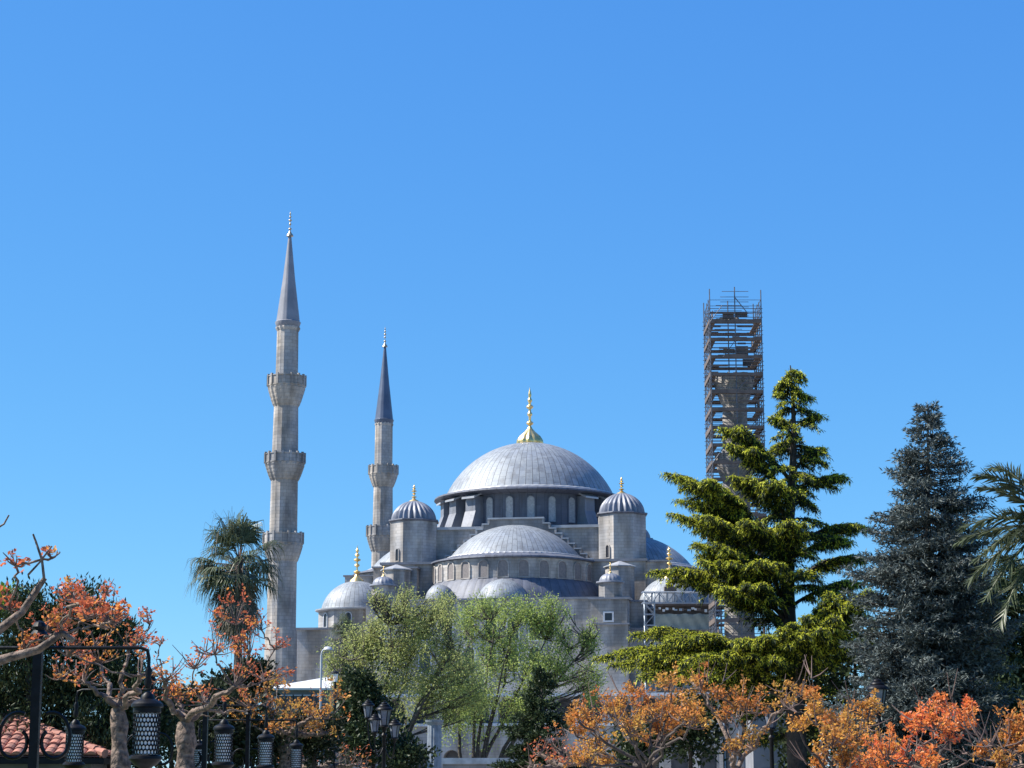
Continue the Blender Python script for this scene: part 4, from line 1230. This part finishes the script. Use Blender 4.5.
def date_palm(label, Y, crown_px, base_px, fronds, seed, extra=26, Lr=3.3):
    rg = np.random.default_rng(seed); rd = random.Random(seed)
    b0 = at(base_px[0], base_px[1], Y); b0.z = 0
    cr = at(crown_px[0], crown_px[1], Y)
    t = thing('date_palm', label, 'palm tree', b0)
    mb = MB()
    mb.tube([b0 + (cr - b0) * (i / 20) for i in range(21)], [0.34 + (0.03 if i % 2 else 0) for i in range(21)], 12)
    mb.obj('trunk', MT['bark'], t, smooth=60, world=True)
    st = MB(); V = []
    lst = []
    for (x, y, dy, lift) in fronds: lst.append((at(x, y, Y + dy), lift))
    for k in range(extra):
        a = rd.uniform(-1.2, 1.2); el = rd.uniform(-.5, 1.2)
        lst.append((cr + Vector((math.cos(a) * math.cos(el), math.sin(a) * math.cos(el), math.sin(el) - 0.25)) * Lr * rd.uniform(.8, 1.05), 0.5))
    for p, lift in lst:
        L = (p - cr).length
        path = bez(cr, (cr + p) / 2 + Vector((0, 0, L * lift)), p, 30)
        st.tube(path[::2], [0.04 * (1 - i / 16) + 0.006 for i in range(16)], 4)
        for i in range(4, 31):
            for sub in range(2):
                f = (i + sub * .5) / 30
                if f > 1: continue
                k = min(29, int(f * 30)); pos = path[k] + (path[k + 1] - path[k]) * (f * 30 - k)
                d = (path[k + 1] - path[k]).normalized()
                sd = d.cross(Vector((0, 0, 1))); sd.normalize(); nr = sd.cross(d)
                Ll = (0.66 * math.sin(PI * (0.15 + 0.75 * f)) * L / 3.2 + 0.08) * rd.uniform(.85, 1.1)
                for sg in (-1, 1):
                    dd = (d * rd.uniform(.7, 1.0) + sd * sg * 0.55 + nr * rd.uniform(-.45, .75)).normalized()
                    tipp = pos + dd * Ll - Vector((0, 0, 0.12 * Ll))
                    w = d * 0.042
                    V.append([tuple(pos - w * .6), tuple(pos + w * .6), tuple(pos + (tipp - pos) * .5 + w + Vector((0, 0, .02))), tuple(tipp)])
    st.obj('leaf_stalks', MT['stalk'], t, world=True)
    quads_obj('fronds', np.array(V), MT['frond_date'], t)
    return t

# ------------------------------------------------------------------ planting
fan_palm('tall shaggy fan palm with drooping grey green fronds beside tall left minaret', 92, (239, 558), (241, 700), 54, 3, 50, 40)
fan_palm('small dark fan palm in front of the left corner dome', 150, (345, 634), (343, 700), 24, 5, 26, 8, None, 0.22)

spring_tree('olive yellow young tree with many thin stems, left of the brighter green one', (376, 760), 108,
            [(352, 660), (372, 640), (392, 625), (415, 640), (440, 665), (365, 690), (425, 690), (455, 650)],
            [(402, 610, 30, 26), (372, 635, 24, 24), (350, 662, 26, 32), (385, 660, 44, 44), (435, 650, 44, 48), (410, 700, 58, 38), (460, 690, 36, 44), (348, 700, 22, 32), (432, 612, 26, 24), (380, 600, 12, 14)], 'leaf_yg', 36000, 21, L=0.12)
spring_tree('fresh green young tree with bright leafy top, in front of mosque tower', (470, 765), 114,
            [(470, 640), (495, 620), (520, 610), (545, 640), (570, 650), (505, 660), (455, 660), (590, 640)],
            [(478, 618, 30, 30), (520, 612, 34, 28), (552, 622, 26, 28), (500, 655, 46, 32), (555, 665, 36, 30), (588, 640, 16, 28), (475, 700, 46, 44), (525, 705, 30, 34), (590, 685, 18, 26)], 'leaf_green', 35000, 22, L=0.12)
spruce('dark_spruce', 'small dark spruce standing in front of the green young tree', 78, (542, 668), (542, 768), [(668, 2), (690, 10), (715, 20), (740, 30), (770, 36)], 31, 'leaf_dark', 1.0, 0.25, 0.42, 'tree', (0.16, 0.26), 0.055)
shrub('evergreen_shrub', 'dense dark evergreen with small leaves behind the black lamp cluster', 'shrub', [(362, 698, 22, 32), (374, 735, 36, 34), (346, 722, 15, 32), (405, 755, 30, 22)], 76, 9000, 'leaf_dark', 33, 0.17)

# dark trees at the left edge, behind the red leaved trees
shrub('juniper_tree', 'broad dark juniper filling the left edge behind the bronze leaved trees', 'tree',
      [(30, 625, 44, 44), (80, 622, 40, 42), (118, 645, 30, 38), (60, 680, 70, 40), (125, 690, 30, 40), (0, 690, 50, 50), (110, 725, 60, 50), (40, 740, 60, 50), (150, 720, 30, 40)], 44, 70000, 'leaf_dark', 35, 0.105, 30, 0.26, None, 1.1, 0.3)
shrub('evergreen_shrub', 'bright green broad leaved bush at the left edge', 'shrub', [(8, 605, 18, 18), (25, 617, 15, 13)], 50, 2200, 'leaf_broad', 36, 0.13, 8, 0.4, None, 0.3, 0.6)
shrub('evergreen_shrub', 'low dark hedge bush behind the receding black lanterns', 'shrub', [(170, 725, 40, 46), (215, 730, 44, 46), (255, 740, 44, 40), (190, 708, 30, 26), (235, 716, 36, 26)], 62, 16000, 'leaf_hedge_shade', 37, 0.15)
shrub('evergreen_shrub', 'dark bush under white roofed building, left of the lamp cluster', 'shrub', [(285, 735, 30, 26), (315, 735, 30, 26)], 66, 6000, 'leaf_hedge_shade', 38, 0.15)
shrub('evergreen_shrub', 'dark green bush beside the fan palm trunk', 'shrub', [(225, 688, 24, 18), (252, 684, 24, 24)], 84, 4000, 'leaf_hedge_shade', 39, 0.2)

# cedar
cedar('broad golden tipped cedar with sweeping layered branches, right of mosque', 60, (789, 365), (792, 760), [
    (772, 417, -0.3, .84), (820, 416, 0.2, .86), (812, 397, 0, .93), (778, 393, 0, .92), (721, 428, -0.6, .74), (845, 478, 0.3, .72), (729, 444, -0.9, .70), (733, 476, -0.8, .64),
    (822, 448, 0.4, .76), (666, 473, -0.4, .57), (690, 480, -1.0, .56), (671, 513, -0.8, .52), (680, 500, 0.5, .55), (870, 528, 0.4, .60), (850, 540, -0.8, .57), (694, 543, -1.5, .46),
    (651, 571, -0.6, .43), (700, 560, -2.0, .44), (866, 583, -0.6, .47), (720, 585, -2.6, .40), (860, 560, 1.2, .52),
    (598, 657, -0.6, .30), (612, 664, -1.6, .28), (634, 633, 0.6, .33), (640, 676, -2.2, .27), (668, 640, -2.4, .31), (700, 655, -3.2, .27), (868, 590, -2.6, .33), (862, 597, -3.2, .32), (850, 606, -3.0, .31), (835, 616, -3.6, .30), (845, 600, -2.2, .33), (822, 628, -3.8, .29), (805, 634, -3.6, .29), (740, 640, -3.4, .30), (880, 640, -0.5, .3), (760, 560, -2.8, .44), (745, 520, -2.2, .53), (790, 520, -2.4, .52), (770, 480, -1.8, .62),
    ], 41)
spruce('blue_spruce', 'conical blue grey spruce with spiky outline at the right', 50, (928, 404), (925, 770),
       [(404, 2), (425, 10), (450, 22), (480, 36), (510, 44), (540, 52), (570, 58), (600, 64), (640, 70), (680, 74), (720, 74), (780, 70)], 43, 'spruce', 1.75, 0.35, 0.31)
spruce('dark_spruce', 'dark spruce at right edge, below the date palm', 62, (1012, 560), (1014, 770), [(560, 4), (590, 30), (620, 46), (680, 58), (780, 64)], 47, 'leaf_dark', 1.1, 0.2, 0.40, 'tree', (0.16, 0.26), 0.05)
date_palm('date palm with arching feathery fronds at the right edge', 45, (1052, 528), (1056, 770),
          [(977, 476, -.4, .36), (980, 488, .3, .30), (992, 468, 1.0, .36), (1003, 513, -.8, .16), (962, 528, -.3, .22), (958, 542, .5, .16), (986, 552, -.6, .24), (968, 582, .2, .2), (985, 600, -.8, .2), (1000, 625, -.4, .2), (1012, 540, -1.2, .2), (975, 560, .8, .2)], 49)

# dark bushes added behind the right row in place of cedar shade
shrub('evergreen_shrub', 'dark bush added for shade under the cedar boughs, behind the golden tree', 'shrub', [(690, 728, 40, 36), (640, 745, 36, 30), (745, 700, 30, 20)], 66, 9000, 'leaf_dark', 51, 0.16)
shrub('evergreen_shrub', 'dark bush added for shade below cedar trunk, left of the blue spruce', 'shrub', [(815, 700, 46, 50), (850, 740, 40, 40), (790, 660, 40, 30), (855, 660, 32, 44), (805, 745, 40, 36)], 63, 11000, 'leaf_dark', 52, 0.16)
shrub('evergreen_shrub', 'dark bush added for shade at the right edge under the spruces', 'shrub', [(930, 745, 55, 40), (990, 715, 50, 60), (890, 750, 40, 36)], 54, 14000, 'leaf_dark', 53, 0.15)

G = 'low trees with orange young leaves lining the path'
pollard('bronze leaved tree reaching in from the left edge with a pale bent limb', (-70, 760), 21, (-45, 690), 20,
        [(16, 558, 11, 0), (52, 552, 9, 0.1), (10, 602, 12), (25, 640, 12), (62, 622, 13), (-20, 640, 18), (88, 606, 15), (75, 592, 12), (110, 612, 15)], 'leaf_bronze', 61, G, 0.8, 0.24, size=0.8, barren=0,
        extra=[([(-45, 690), (0, 660), (38, 650), (62, 633), (74, 640)], 0.06, 0.03, 0), ([(-45, 680), (0, 629), (22, 612), (38, 588), (45, 578)], 0.055, 0.026, 0.1), ([(44, 578), (42, 560), (36, 542), (33, 534)], 0.016, 0.01, 0), ([(28, 575), (40, 562), (52, 546)], 0.012, 0.008, 0), ([(-22, 545), (-6, 530), (4, 524), (9, 515)], 0.014, 0.008, 0)])
pollard('bronze leaved tree with thick pale forked trunk behind the nearest lantern', (120, 768), 28, (118, 708), 18,
        [(85, 602, 24), (112, 612, 24), (130, 632, 20), (68, 640, 22), (100, 648, 22), (48, 620, 18), (140, 662, 18), (85, 672, 16), (70, 590, 14), (105, 588, 12), (60, 668, 16), (150, 618, 9), (140, 690, 14)], 'leaf_bronze', 62, G, 0.75, 0.2, size=0.75, barren=0.6)
pollard('reddish leaved tree with dark forked trunk between the nearest lanterns', (187, 768), 33, (186, 722), 20,
        [(165, 668, 18), (195, 655, 20), (215, 640, 20), (236, 612, 18), (250, 640, 20), (262, 622, 12), (205, 690, 18), (235, 672, 20), (265, 668, 18), (180, 690, 16), (160, 640, 8), (275, 640, 14), (250, 695, 20)], 'leaf_bronze', 63, G, 0.75, 0.2, size=0.8, barren=1)
pollard('small orange tree behind the row of far lanterns', (285, 768), 62, (285, 735), 14,
        [(270, 700, 20), (292, 706, 18), (312, 704, 20), (328, 708, 15), (335, 690, 12), (305, 722, 18), (280, 720, 14), (250, 715, 14), (325, 725, 12), (278, 682, 10)], 'leaf_gold', 64, G, 0.9, 0.55, size=1.3)
pollard('nearly bare bush of pale twigs with sparse red leaves in front of lamp cluster', (320, 790), 72, (320, 768), 12,
        [(300, 750, 16), (335, 745, 18), (350, 755, 16), (285, 755, 14), (322, 735, 12), (365, 760, 12)], 'leaf_bronze', 65, G, 1.0, 0.12, size=1.5, barren=4)
pollard('nearly bare reddish bush in front of the small dark spruce', (560, 790), 52, (560, 768), 14,
        [(540, 742, 18), (560, 738, 18), (575, 752, 16), (530, 758, 14), (590, 745, 14), (552, 760, 14)], 'leaf_bronze', 66, G, 1.0, 0.12, size=1.2, barren=4)
pollard('widest golden orange tree with fan of dark branches, left of right row', (652, 800), 31, (650, 772), 18,
        [(592, 718, 17), (612, 706, 18), (640, 704, 19), (668, 703, 19), (690, 716, 16), (600, 740, 16), (630, 724, 17), (660, 730, 16), (576, 728, 11), (587, 756, 15), (690, 706, 12), (652, 712, 14), (675, 720, 14), (578, 712, 8), (608, 758, 10)], 'leaf_gold', 67, G, 0.6, 0.6, limb_mat='bark', size=0.72, barren=3, dens=16, fan=True)
pollard('golden orange tree with pale kinked limbs left of the round capped lamp', (742, 800), 34, (738, 768), 16,
        [(668, 680, 12), (700, 682, 13), (722, 690, 12), (742, 698, 17), (756, 704, 13), (752, 738, 14), (724, 715, 10), (735, 745, 10), (690, 676, 7), (784, 697, 13), (797, 690, 10)], 'leaf_gold', 68, G, 0.65, 0.5, size=0.72, barren=3, dens=15)
pollard('orange tree between the two single lamps', (838, 800), 30, (836, 770), 15,
        [(815, 706, 12), (838, 714, 18), (855, 732, 18), (832, 735, 17), (866, 712, 11), (845, 755, 16), (870, 702, 10), (800, 722, 10), (822, 764, 12), (812, 692, 8)], 'leaf_gold', 69, G, 0.6, 0.6, limb_mat='bark', size=0.74, barren=3, dens=16, fan=True)
pollard('vivid red orange tree below the blue spruce', (930, 800), 28, (926, 775), 15,
        [(912, 724, 14), (936, 718, 16), (954, 714, 13), (966, 722, 12), (888, 748, 16), (905, 755, 14), (946, 732, 11), (928, 758, 9), (880, 765, 15), (938, 702, 8), (970, 706, 8), (860, 765, 12)], 'leaf_red', 70, G, 0.75, 0.6, limb_mat='bark', size=0.75, barren=3, dens=16)
pollard('yellow and orange leaved tree at the right edge', (1015, 800), 27, (1012, 772), 15,
        [(1008, 728, 18), (1026, 722, 20), (1018, 742, 18), (1040, 740, 20), (985, 752, 8), (1000, 762, 8)], 'leaf_gold', 71, G, 0.8, 0.6, size=0.72, barren=4, dens=16)
# ------------------------------------------------------------------ path lamps: black posts with two hanging perforated lanterns
def lantern(parent, x, zt, k):
    """lantern hanging with its cap top at zt"""
    b = MB()
    b.tube([(x, 0, zt + 0.36), (x, 0, zt + 0.05)], [0.02, 0.024], 8)
    b.lathe([(0.02, zt + 0.30), (0.045, zt + 0.24), (0.03, zt + 0.17), (0.05, zt + 0.10), (0.03, zt + 0.03)], 12, (x, 0, 0))
    b.lathe([(0.0, zt), (0.03, zt - 0.005), (0.075, zt - 0.05), (0.085, zt - 0.09), (0.15, zt - 0.115), (0.185, zt - 0.15), (0.19, zt - 0.185), (0.165, zt - 0.195), (0.165, zt - 0.25), (0.155, zt - 0.26)], 28, (x, 0, 0))
    o = b.obj('lantern', MT['black'], parent, smooth=35)
    # perforated sleeve
    zs0, zs1 = zt - 0.74, zt - 0.26
    n, rows, r = 22, 9, 0.158
    s = MB()
    hr = (zs1 - zs0) / rows
    for j in range(rows):
        for i in range(n):
            ca = 2 * PI * (i + 0.5 * (j % 2)) / n; cz = zs0 + hr * (j + 0.5)
            out, inn = [], []
            for q in range(6):
                t = PI / 6 + q * PI / 3
                out.append((ca + 1.155 * math.cos(t) * PI / n, cz + math.sin(t) * hr * 0.667))
            for q in range(12):
                t = PI / 6 + q * PI / 6
                inn.append((ca + 0.80 * math.cos(t) * PI / n, cz + 0.43 * hr * math.sin(t)))
            def P3(a, z, rr): return (x + rr * math.cos(a), rr * math.sin(a), z)
            vs = [P3(a, min(max(z, zs0), zs1), r) for a, z in out] + [P3(a, z, r + 0.002) for a, z in inn] + [P3(a, z, r - 0.012) for a, z in inn]
            fs = []
            for q in range(6):
                q2 = (q + 1) % 6; i0, i1, i2 = 6 + 2 * q, 6 + (2 * q + 1) % 12, 6 + (2 * q + 2) % 12
                fs += [(q, q2, i2, i1), (q, i1, i0)]
            for q in range(12): fs.append((6 + q, 6 + (q + 1) % 12, 18 + (q + 1) % 12, 18 + q))
            s.add(vs, fs)
    s.obj('perforated_sleeve', MT['black'], o)
    g = MB(); g.lathe([(r - 0.012, zs0), (r - 0.012, zs1)], 28, (x, 0, 0)); g.obj('lamp_glass', MT['glass_white'], o, smooth=60)
    f = MB()
    f.lathe([(0.155, zs0), (0.19, zs0 - 0.02), (0.195, zs0 - 0.05), (0.17, zs0 - 0.08), (0.13, zs0 - 0.12), (0.06, zs0 - 0.16), (0.03, zs0 - 0.2), (0, zs0 - 0.23)], 28, (x, 0, 0))
    f.obj('lantern_base', MT['black'], o, smooth=35)
    return o
def double_lamp(loc, label):
    t = thing('lamp_post', label, 'lamp post', loc, 0, 'black lamp posts receding along the path')
    b = MB()
    b.bounds(-0.052, 0.052, -0.052, 0.052, 0.5, 3.30)
    b.lathe([(0.10, 3.30), (0.11, 3.33), (0.07, 3.38), (0.09, 3.42), (0.06, 3.47), (0, 3.5)], 12)
    b.obj('pole', MT['black'], t)
    b = MB(); b.box((0, 0, 0.25), (0.36, 0.36, 0.5), 0, 0, 0.75); b.box((0, 0, 0.55), (0.2, 0.2, 0.1)); b.obj('base', MT['black'], t)
    za = 3.17; hw = 1.32
    for sg in (-1, 1):
        b = MB()
        b.tube([(sg * 0.05, 0, za), (sg * (hw - 0.10), 0, za), (sg * (hw - 0.02), 0, za - 0.03), (sg * hw, 0, za - 0.12), (sg * hw, 0, 2.95)], 0.022, 8)
        b.obj('arm', MT['black'], t, smooth=40)
        b = MB()   # C scroll at the foot of the lantern zone
        pts = []
        for i in range(26):
            u = i / 25; a = R(110) - R(330) * u; rr = 0.29 - 0.19 * max(0, u - .45) / .55
            pts.append((sg * (0.20 + rr * math.cos(a) * 0.75), 0, 2.12 + rr * math.sin(a)))
        b.tube(pts, 0.024, 6); b.obj('scroll', MT['black'], t, smooth=60)
        lantern(t, sg * hw, 2.66, 0)
    return t
posts = [((33, 24.0), 'nearest black lamp post with scrollwork, standing before the red tiled roof'),
         ((148, 35.5), 'second black lamp post from the viewer, hidden behind the nearest lantern'),
         ((204, 43.5), 'third black lamp post from the viewer, among bare bronze leaved limbs'),
         ((247, 54.5), 'fourth black lamp post from the viewer, among sparse twigs'),
         ((272, 67.0), 'fifth black lamp post from the viewer, lantern low among twigs'),
         ((294, 82.0), 'farthest and smallest black lamp post of the receding row')]
p0 = at(posts[0][0][0], 770, posts[0][0][1])
lamp0 = double_lamp((p0.x, p0.y, 0), posts[0][1])
for (px, Y), lab in posts[1:]:
    p = at(px, 770, Y)
    dup(lamp0, (p.x, Y, 0), R(-4), lab)

# ------------------------------------------------------------------ old style lamps with banded caps
def old_lantern(parent, x, y, zt, s=1.0):
    b = MB()
    prof = [(0.0, 0.0), (0.03, -0.01), (0.025, -0.05), (0.09, -0.075), (0.10, -0.10), (0.085, -0.105), (0.15, -0.14), (0.165, -0.17), (0.15, -0.178), (0.22, -0.22), (0.255, -0.26), (0.26, -0.285), (0.235, -0.295)]
    b.lathe([(r * s, zt + z * s) for r, z in prof], 20, (x, y, 0))
    o = b.obj('lantern', MT['black'], parent, smooth=30)
    g = MB(); g.lathe([(0.20 * s, zt - 0.29 * s), (0.12 * s, zt - 0.72 * s)], 6, (x, y, 0)); g.obj('lamp_glass', MT['glass_clear'], o)
    f = MB()
    for k in range(6):
        a = k * PI / 3
        f.tube([(x + 0.205 * s * math.cos(a), y + 0.205 * s * math.sin(a), zt - 0.29 * s), (x + 0.125 * s * math.cos(a), y + 0.125 * s * math.sin(a), zt - 0.73 * s)], 0.012 * s, 4)
    f.lathe([(0.13 * s, zt - 0.72 * s), (0.14 * s, zt - 0.76 * s), (0.08 * s, zt - 0.80 * s), (0.05 * s, zt - 0.9 * s), (0.02 * s, zt - 0.95 * s)], 12, (x, y, 0))
    f.obj('lantern_frame', MT['black'], o)
def old_lamp(px, py, Y, label, arms, s=1.0):
    p = at(px, py, Y)
    t = thing('street_lamp', label, 'street lamp', (p.x, Y, 0))
    zt = p.z
    b = MB()
    b.lathe([(0.16, 0), (0.17, 0.3), (0.10, 0.5), (0.12, 0.6), (0.07, 0.75), (0.055, zt - 1.1 * s), (0.09, zt - 1.0 * s), (0.05, zt - 0.93 * s)], 14)
    b.obj('pole', MT['black'], t, smooth=35)
    old_lantern(t, 0, 0, zt, s)
    for (ax, ay, az, k) in arms:
        b = MB(); zb = zt + az
        b.tube(bez(Vector((0, 0, zt - 1.3 * s)), Vector((ax * .9, ay * .9, zt - 1.9 * s + az * .3)), Vector((ax, ay, zb - 0.93 * s * k)), 10), 0.022, 6)
        b.obj('arm', MT['black'], t, smooth=60)
        old_lantern(t, ax, ay, zb, s * k)
    return t
old_lamp(384.5, 700, 60, 'black street lamp with a cluster of glass lanterns, in front of dark evergreen', [(-0.50, 0.25, 0.06, 0.74), (-0.25, -0.42, -0.38, 0.74), (0.33, -0.3, -0.52, 0.78)], 1.03)
old_lamp(770.5, 703, 55, 'black lamp with banded round cap under the golden tree', [], 0.92)
old_lamp(877, 676.5, 46, 'black lamp with wide dark cap in front of blue spruce', [], 1.02)

# slim lamps near the white roof
p = at(321.5, 648, 100)
t = thing('street_lamp', 'slim white lamp post with a curved pale hood beside white roof', 'street lamp', (p.x, 100, 0))
b = MB(); b.tube([(0, 0, 0), (0, 0, p.z - 0.35)], [0.06, 0.05], 8); b.obj('pole', MT['marble'], t, smooth=60)
b = MB(); b.tube(bez(Vector((0, 0, p.z - 0.4)), Vector((0, 0, p.z)), Vector((0.3, 0, p.z - 0.05)), 6), 0.04, 8)
b.lathe([(0, p.z + 0.08), (0.16, p.z + 0.05), (0.24, p.z - 0.08), (0.20, p.z - 0.12), (0, p.z - 0.10)], 14, (0.32, 0, 0)); b.obj('lamp_hood', MT['marble'], t, smooth=50)
p = at(335.5, 671, 72)
t = thing('street_lamp', 'slim black lamp post left of the lamp cluster', 'street lamp', (p.x, 72, 0))
b = MB(); b.lathe([(0.10, 0), (0.10, .4), (0.05, .5), (0.045, p.z - 0.4), (0.07, p.z - .38)], 10); b.obj('pole', MT['black'], t, smooth=40)
b = MB(); b.lathe([(0.06, p.z - .38), (0.10, p.z - .1)], 8); b.obj('lamp_glass', MT['glass_white'], t)
b = MB(); b.lathe([(0.14, p.z - .1), (0.13, p.z - .06), (0.04, p.z), (0, p.z + .04)], 10); b.obj('lamp_cap', MT['black'], t)

# ------------------------------------------------------------------ tiled roof building at the left
YT = 42.0
c = at(105, 757, YT); rdg = at(-12, 708, YT + 2.6)
bld = thing('tiled_building', 'low building, darkened for eave shadow, with red clay tiled hip roof at lower left', 'building', (c.x - 4, YT + 2.4, 0))
ez = c.z
b = MB(); b.bounds(c.x - 7.8, c.x - 0.35, YT + 0.35, YT + 4.8, 0, ez - 0.12)
w = b.obj('wall', MT['plaster_dark'], bld, world=True)  # wall coloured dark for the shadow under the eave
b = MB(); b.bounds(c.x - 8.1, c.x - 0.02, YT + 0.02, YT + 5.1, ez - 0.14, ez - 0.02); b.obj('eave_shadow_fascia', MT['black'], bld, world=True)  # black band: eave shadow put into the fascia colour
b = MB()
def tiles(o, ex, up, n_, wid, rows, trim):
    """barrel tiles over a roof face: o eave corner, ex unit vector along the eave, up vector to the ridge height, trim(u,v) keeps"""
    ex = Vector(ex); up = Vector(up); n_ = Vector(n_).normalized()
    tw_ = 0.22; ncol = int(wid / tw_)
    for j in range(rows):
        for i in range(ncol):
            if not trim((i + .5) * tw_, (j + .5) / rows): continue
            jit = random.Random(i * 77 + j * 13).uniform(-.012, .012)
            q0 = o + ex * (i * tw_) + up * (j / rows) + n_ * (0.05 + jit)
            q1 = o + ex * (i * tw_) + up * ((j + 1.15) / rows) + n_ * (0.015 + jit)
            vs = []
            for q in (q0, q1):
                for k in range(7):
                    a = PI * k / 6
                    vs.append(q + ex * (tw_ * 0.5 * (1 - math.cos(a)) ) + n_ * (0.075 * math.sin(a)))
            fs = [(k, k + 1, 8 + k, 7 + k) for k in range(6)] + [tuple(range(6, -1, -1))]
            b.add(vs, fs)
rise = rdg.z - ez
Wd = 8.1; hip = c.x - rdg.x
upf = Vector((0, 2.56, rise)); nf_ = Vector((0, -rise, 2.56))
oL = Vector((c.x - Wd, YT + 0.0, ez))
tiles(oL, (1, 0, 0), upf, nf_, Wd, 11, lambda u, v: u < Wd - hip * v and u > hip * v)
oR = Vector((c.x, YT, ez)); upr = Vector((-hip, 0, rise)); nr_ = Vector((rise, 0, hip))
tiles(oR, (0, 1, 0), upr, nr_, 5.12, 11, lambda u, v: 2.56 * v < u < 5.12 - 2.56 * v)
b.add([(c.x - Wd, YT, ez), (c.x, YT, ez), (c.x - hip, YT + 2.56, rdg.z), (c.x - Wd + hip, YT + 2.56, rdg.z), (c.x, YT + 5.12, ez), (c.x - Wd, YT + 5.12, ez)], [(0, 1, 2, 3), (1, 4, 2), (4, 5, 3, 2), (5, 0, 3)])
for a, d in ((oR, Vector((c.x - hip, YT + 2.56, rdg.z))), (Vector((c.x - hip, YT + 2.56, rdg.z)), Vector((c.x - Wd + hip, YT + 2.56, rdg.z)))):
    for k in range(14):
        b.tube([a + (d - a) * (k / 14) + Vector((0, 0, .07)), a + (d - a) * ((k + 1.1) / 14) + Vector((0, 0, .05))], [0.095, 0.08], 8)
b.obj('roof', MT['tile'], bld, world=True)
p = at(17, 712, YT + 2.6)
b = MB(); b.bounds(p.x - .10, p.x + .10, YT + 2.5, YT + 2.7, rdg.z - .1, rdg.z + .22); b.bounds(p.x - .14, p.x + .14, YT + 2.46, YT + 2.74, rdg.z + .22, rdg.z + .28); b.obj('chimney', MT['plaster'], bld, world=True)

# ------------------------------------------------------------------ long low building with a pale roof below the tall minaret
YW = 120.0
a_, e_ = at(262, 688, YW), at(334, 688, YW); tpz = at(300, 675, YW + 3).z
lb = thing('low_building', 'low dark walled building with pale white sloping roof below the minaret', 'building', ((a_.x + e_.x) / 2, YW + 2, 0))
b = MB(); b.bounds(a_.x + .2, e_.x - .2, YW + .2, YW + 6, 0, a_.z - .1); wl = b.obj('wall', MT['plaster_dark'], lb, world=True)
b = MB()
vs = [(a_.x, YW, a_.z), (e_.x, YW, a_.z), (e_.x, YW + 3.2, tpz), (a_.x + 2.2, YW + 3.2, tpz - .35), (e_.x, YW + 6.4, a_.z), (a_.x, YW + 6.4, a_.z)]
vs2 = [(x, y, z - .12) for x, y, z in vs]
b.add(vs + vs2, [(0, 1, 2, 3), (3, 2, 4, 5), (0, 3, 5), (6, 9, 8, 7), (0, 6, 7, 1), (1, 7, 8, 2), (2, 8, 10, 4), (9, 11, 10, 8), (5, 4, 10, 11), (0, 5, 11, 6), (6, 11, 9)])
rf = b.obj('roof', MT['white'], lb, world=True)
for k in range(5):
    x = a_.x + .8 + k * (e_.x - a_.x - 1.6) / 5
    b = MB(); b.bounds(x, x + .5, YW + .12, YW + .19, a_.z - 1.2, a_.z - .45, 1); b.bounds(x - .06, x + .56, YW + .14, YW + .195, a_.z - 1.26, a_.z - .39, 0)
    b.obj('window', [MT['white'], MT['void']], wl, world=True)

# ------------------------------------------------------------------ pillar, low wall and kiosk in the park
p = at(434.5, 720, 100)
t = thing('stone_pillar', 'bluish grey fluted stone pillar rising beside the white topped wall', 'pillar', (p.x, 100, 0))
b = MB(); b.lathe([(0.36, 0.5), (0.33, p.z - 0.25)], 48, rmod=lambda k, z: 1 + (0.04 if k % 4 < 2 else -0.02)); b.obj('shaft', MT['pillar'], t)
b = MB(); b.box((0, 0, .25), (1, 1, .5)); b.obj('plinth', MT['pillar'], t)
b = MB(); b.lathe([(0.34, p.z - .25), (0.44, p.z - .1), (0.46, p.z), (0, p.z + .02)], 24); b.obj('capital', MT['pillar'], t)
MT['plaster_pale'] = simple('weathered_pale_coping', (0.50, 0.50, 0.50), (0.33, 0.33, 0.33), 0.8, 2.5)
p, q = at(443, 758, 104), at(528, 758, 104)
t = thing('garden_wall', 'low grey garden wall with a white stone coping beneath the young trees', 'wall', ((p.x + q.x) / 2, 104, 0))
b = MB(); b.bounds(p.x, q.x, 104, 104.4, 0, p.z - .3); b.obj('wall_body', MT['stone_dark'], t, world=True)
b = MB(); b.bounds(p.x - .1, q.x + .1, 103.9, 105.2, p.z - .3, p.z); b.obj('coping', MT['plaster_pale'], t, world=True)
YK = 72.0
p, q = at(752, 700, YK), at(792, 700, YK)
t = thing('kiosk', 'small white kiosk, greyed as if in shade, half hidden behind the golden trees', 'kiosk', ((p.x + q.x) / 2, YK + 1, 0))
b = MB(); b.bounds(p.x, q.x, YK, YK + 2.4, 0, p.z - .15); wl = b.obj('wall', MT['plaster'], t, world=True)
b = MB(); b.bounds(p.x - .2, q.x + .2, YK - .2, YK + 2.6, p.z - .15, p.z); b.obj('roof', MT['plaster_dark'], t, world=True)
b = MB(); b.bounds(p.x + .3, p.x + .8, YK - .03, YK + .02, 0.02, 2.0); b.obj('door', MT['plaster_dark'], t, world=True)
